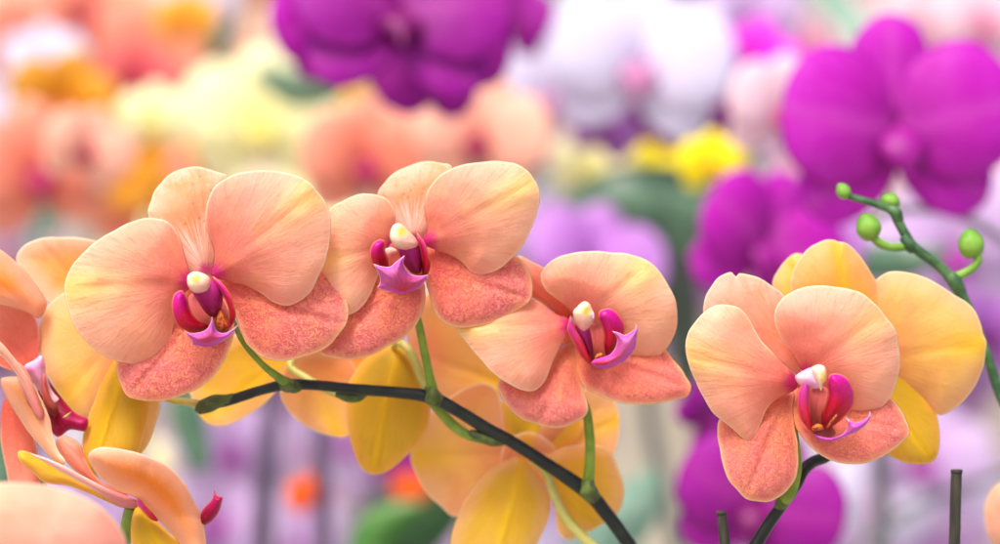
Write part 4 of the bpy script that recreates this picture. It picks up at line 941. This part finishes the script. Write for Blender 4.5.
# the hazy back rows
rng = random.Random(3)
FAR_LABEL = {k: f'tiny far {k2} orchid lost in the soft back rows' for k, k2 in (('lilac', 'lilac'), ('white', 'white'), ('pink', 'pale pink'), ('peach', 'peach'), ('cream', 'cream yellow'), ('violet', 'violet'), ('mauve', 'mauve'), ('rose', 'dusky pink'), ('salmon', 'salmon'))}
for i in range(230):
    px = rng.uniform(-80, 1080); py = rng.uniform(-40, 600)
    y = rng.uniform(1.5, 2.8)
    if py > 360 and (585 < px < 735 or 845 < px < 905):
        continue
    if px < 420 and py < 280:
        kind = rng.choice(['peach', 'cream', 'salmon', 'cream', 'white', 'pink'])
    elif py > 330:
        kind = rng.choice(['lilac', 'mauve', 'lilac', 'white', 'mauve'])
    else:
        kind = rng.choice(['mauve', 'rose', 'mauve', 'rose', 'lilac', 'pink'])
    bloom(kind, px, py, 0.095 / (S * (DC + y) / DC) * rng.uniform(.85, 1.15), y, rng.uniform(-40, 40), rng.uniform(-35, 35), rng.uniform(-20, 20), FAR_LABEL[kind], f'far {FAR_LABEL[kind].split("far ")[1].split(" orchid")[0]} orchids in the back rows')

# setting
def box_mesh(name, x0, x1, y0, y1, z0, z1, mat):
    v = [(x, y, z) for x in (x0, x1) for y in (y0, y1) for z in (z0, z1)]
    f = [(0, 1, 3, 2), (4, 6, 7, 5), (0, 4, 5, 1), (2, 3, 7, 6), (0, 2, 6, 4), (1, 5, 7, 3)]
    me = bpy.data.meshes.new(name); me.from_pydata(v, [], f); me.materials.append(mat); me.update()
    return me
g = bpy.data.objects.new('ground', box_mesh('ground', -30, 30, -30, 30, -0.95, -0.85, plain_mat('pale_gravel', (150, 146, 140), (176, 172, 164), 30, rough=.9)))
g['kind'] = 'structure'; link(g)
w = bpy.data.objects.new('wall', box_mesh('wall', -6, 6, 3.6, 3.7, -0.85, 1.6, plain_mat('pale_plaster', (150, 142, 128), (176, 168, 150), 2, rough=.9, bump=0)))
tag(w, 'pale out-of-focus wall closing the view behind all the orchids', 'wall'); link(w)
# ------------------------------------------------------------------ camera, sky, sun
cam = bpy.data.cameras.new('camera'); co = bpy.data.objects.new('camera', cam); link(co)
co.location = (0, -DC, 0); co.rotation_euler = (R(90), 0, 0)
cam.lens = FOC; cam.sensor_width = 36; cam.clip_start = 0.01; cam.clip_end = 200
cam.dof.use_dof = True; cam.dof.focus_distance = DC - 0.002; cam.dof.aperture_fstop = 4.5; cam.dof.aperture_blades = 0
scene.camera = co

world = bpy.data.worlds.new('World'); scene.world = world; world.use_nodes = True
nt = world.node_tree; nt.nodes.clear()
wo = nt.nodes.new('ShaderNodeOutputWorld'); bgn = nt.nodes.new('ShaderNodeBackground'); sky = nt.nodes.new('ShaderNodeTexSky')
SUN_EL, SUN_AZ = 58, 205           # azimuth of the light: behind the camera, to the left
sky.sky_type = 'NISHITA'; sky.sun_disc = False
sky.sun_elevation = R(SUN_EL); sky.sun_rotation = R(SUN_AZ)
sky.air_density = 0.5; sky.dust_density = 4.0; sky.ozone_density = 0.5
nt.links.new(sky.outputs[0], bgn.inputs[0]); bgn.inputs[1].default_value = 0.12
nt.links.new(bgn.outputs[0], wo.inputs[0])
sl = bpy.data.lights.new('sun', 'SUN'); so = bpy.data.objects.new('sun', sl); link(so)
sl.energy = 1.5; sl.angle = R(14); sl.color = (1, .95, .87)
az = R(SUN_AZ)
dirv = Vector((math.sin(az) * math.cos(R(SUN_EL)), math.cos(az) * math.cos(R(SUN_EL)), math.sin(R(SUN_EL))))
so.rotation_euler = dirv.to_track_quat('Z', 'Y').to_euler()

scene.render.engine = 'CYCLES'
scene.cycles.use_denoising = True
scene.cycles.max_bounces = 10; scene.cycles.diffuse_bounces = 6; scene.cycles.transmission_bounces = 6
scene.cycles.sample_clamp_indirect = 8
scene.cycles.caustics_reflective = False; scene.cycles.caustics_refractive = False
vs = scene.view_settings
vs.view_transform = 'Standard'; vs.look = 'None'; vs.gamma = 1.0; vs.use_curve_mapping = False
vs.exposure = 1.22
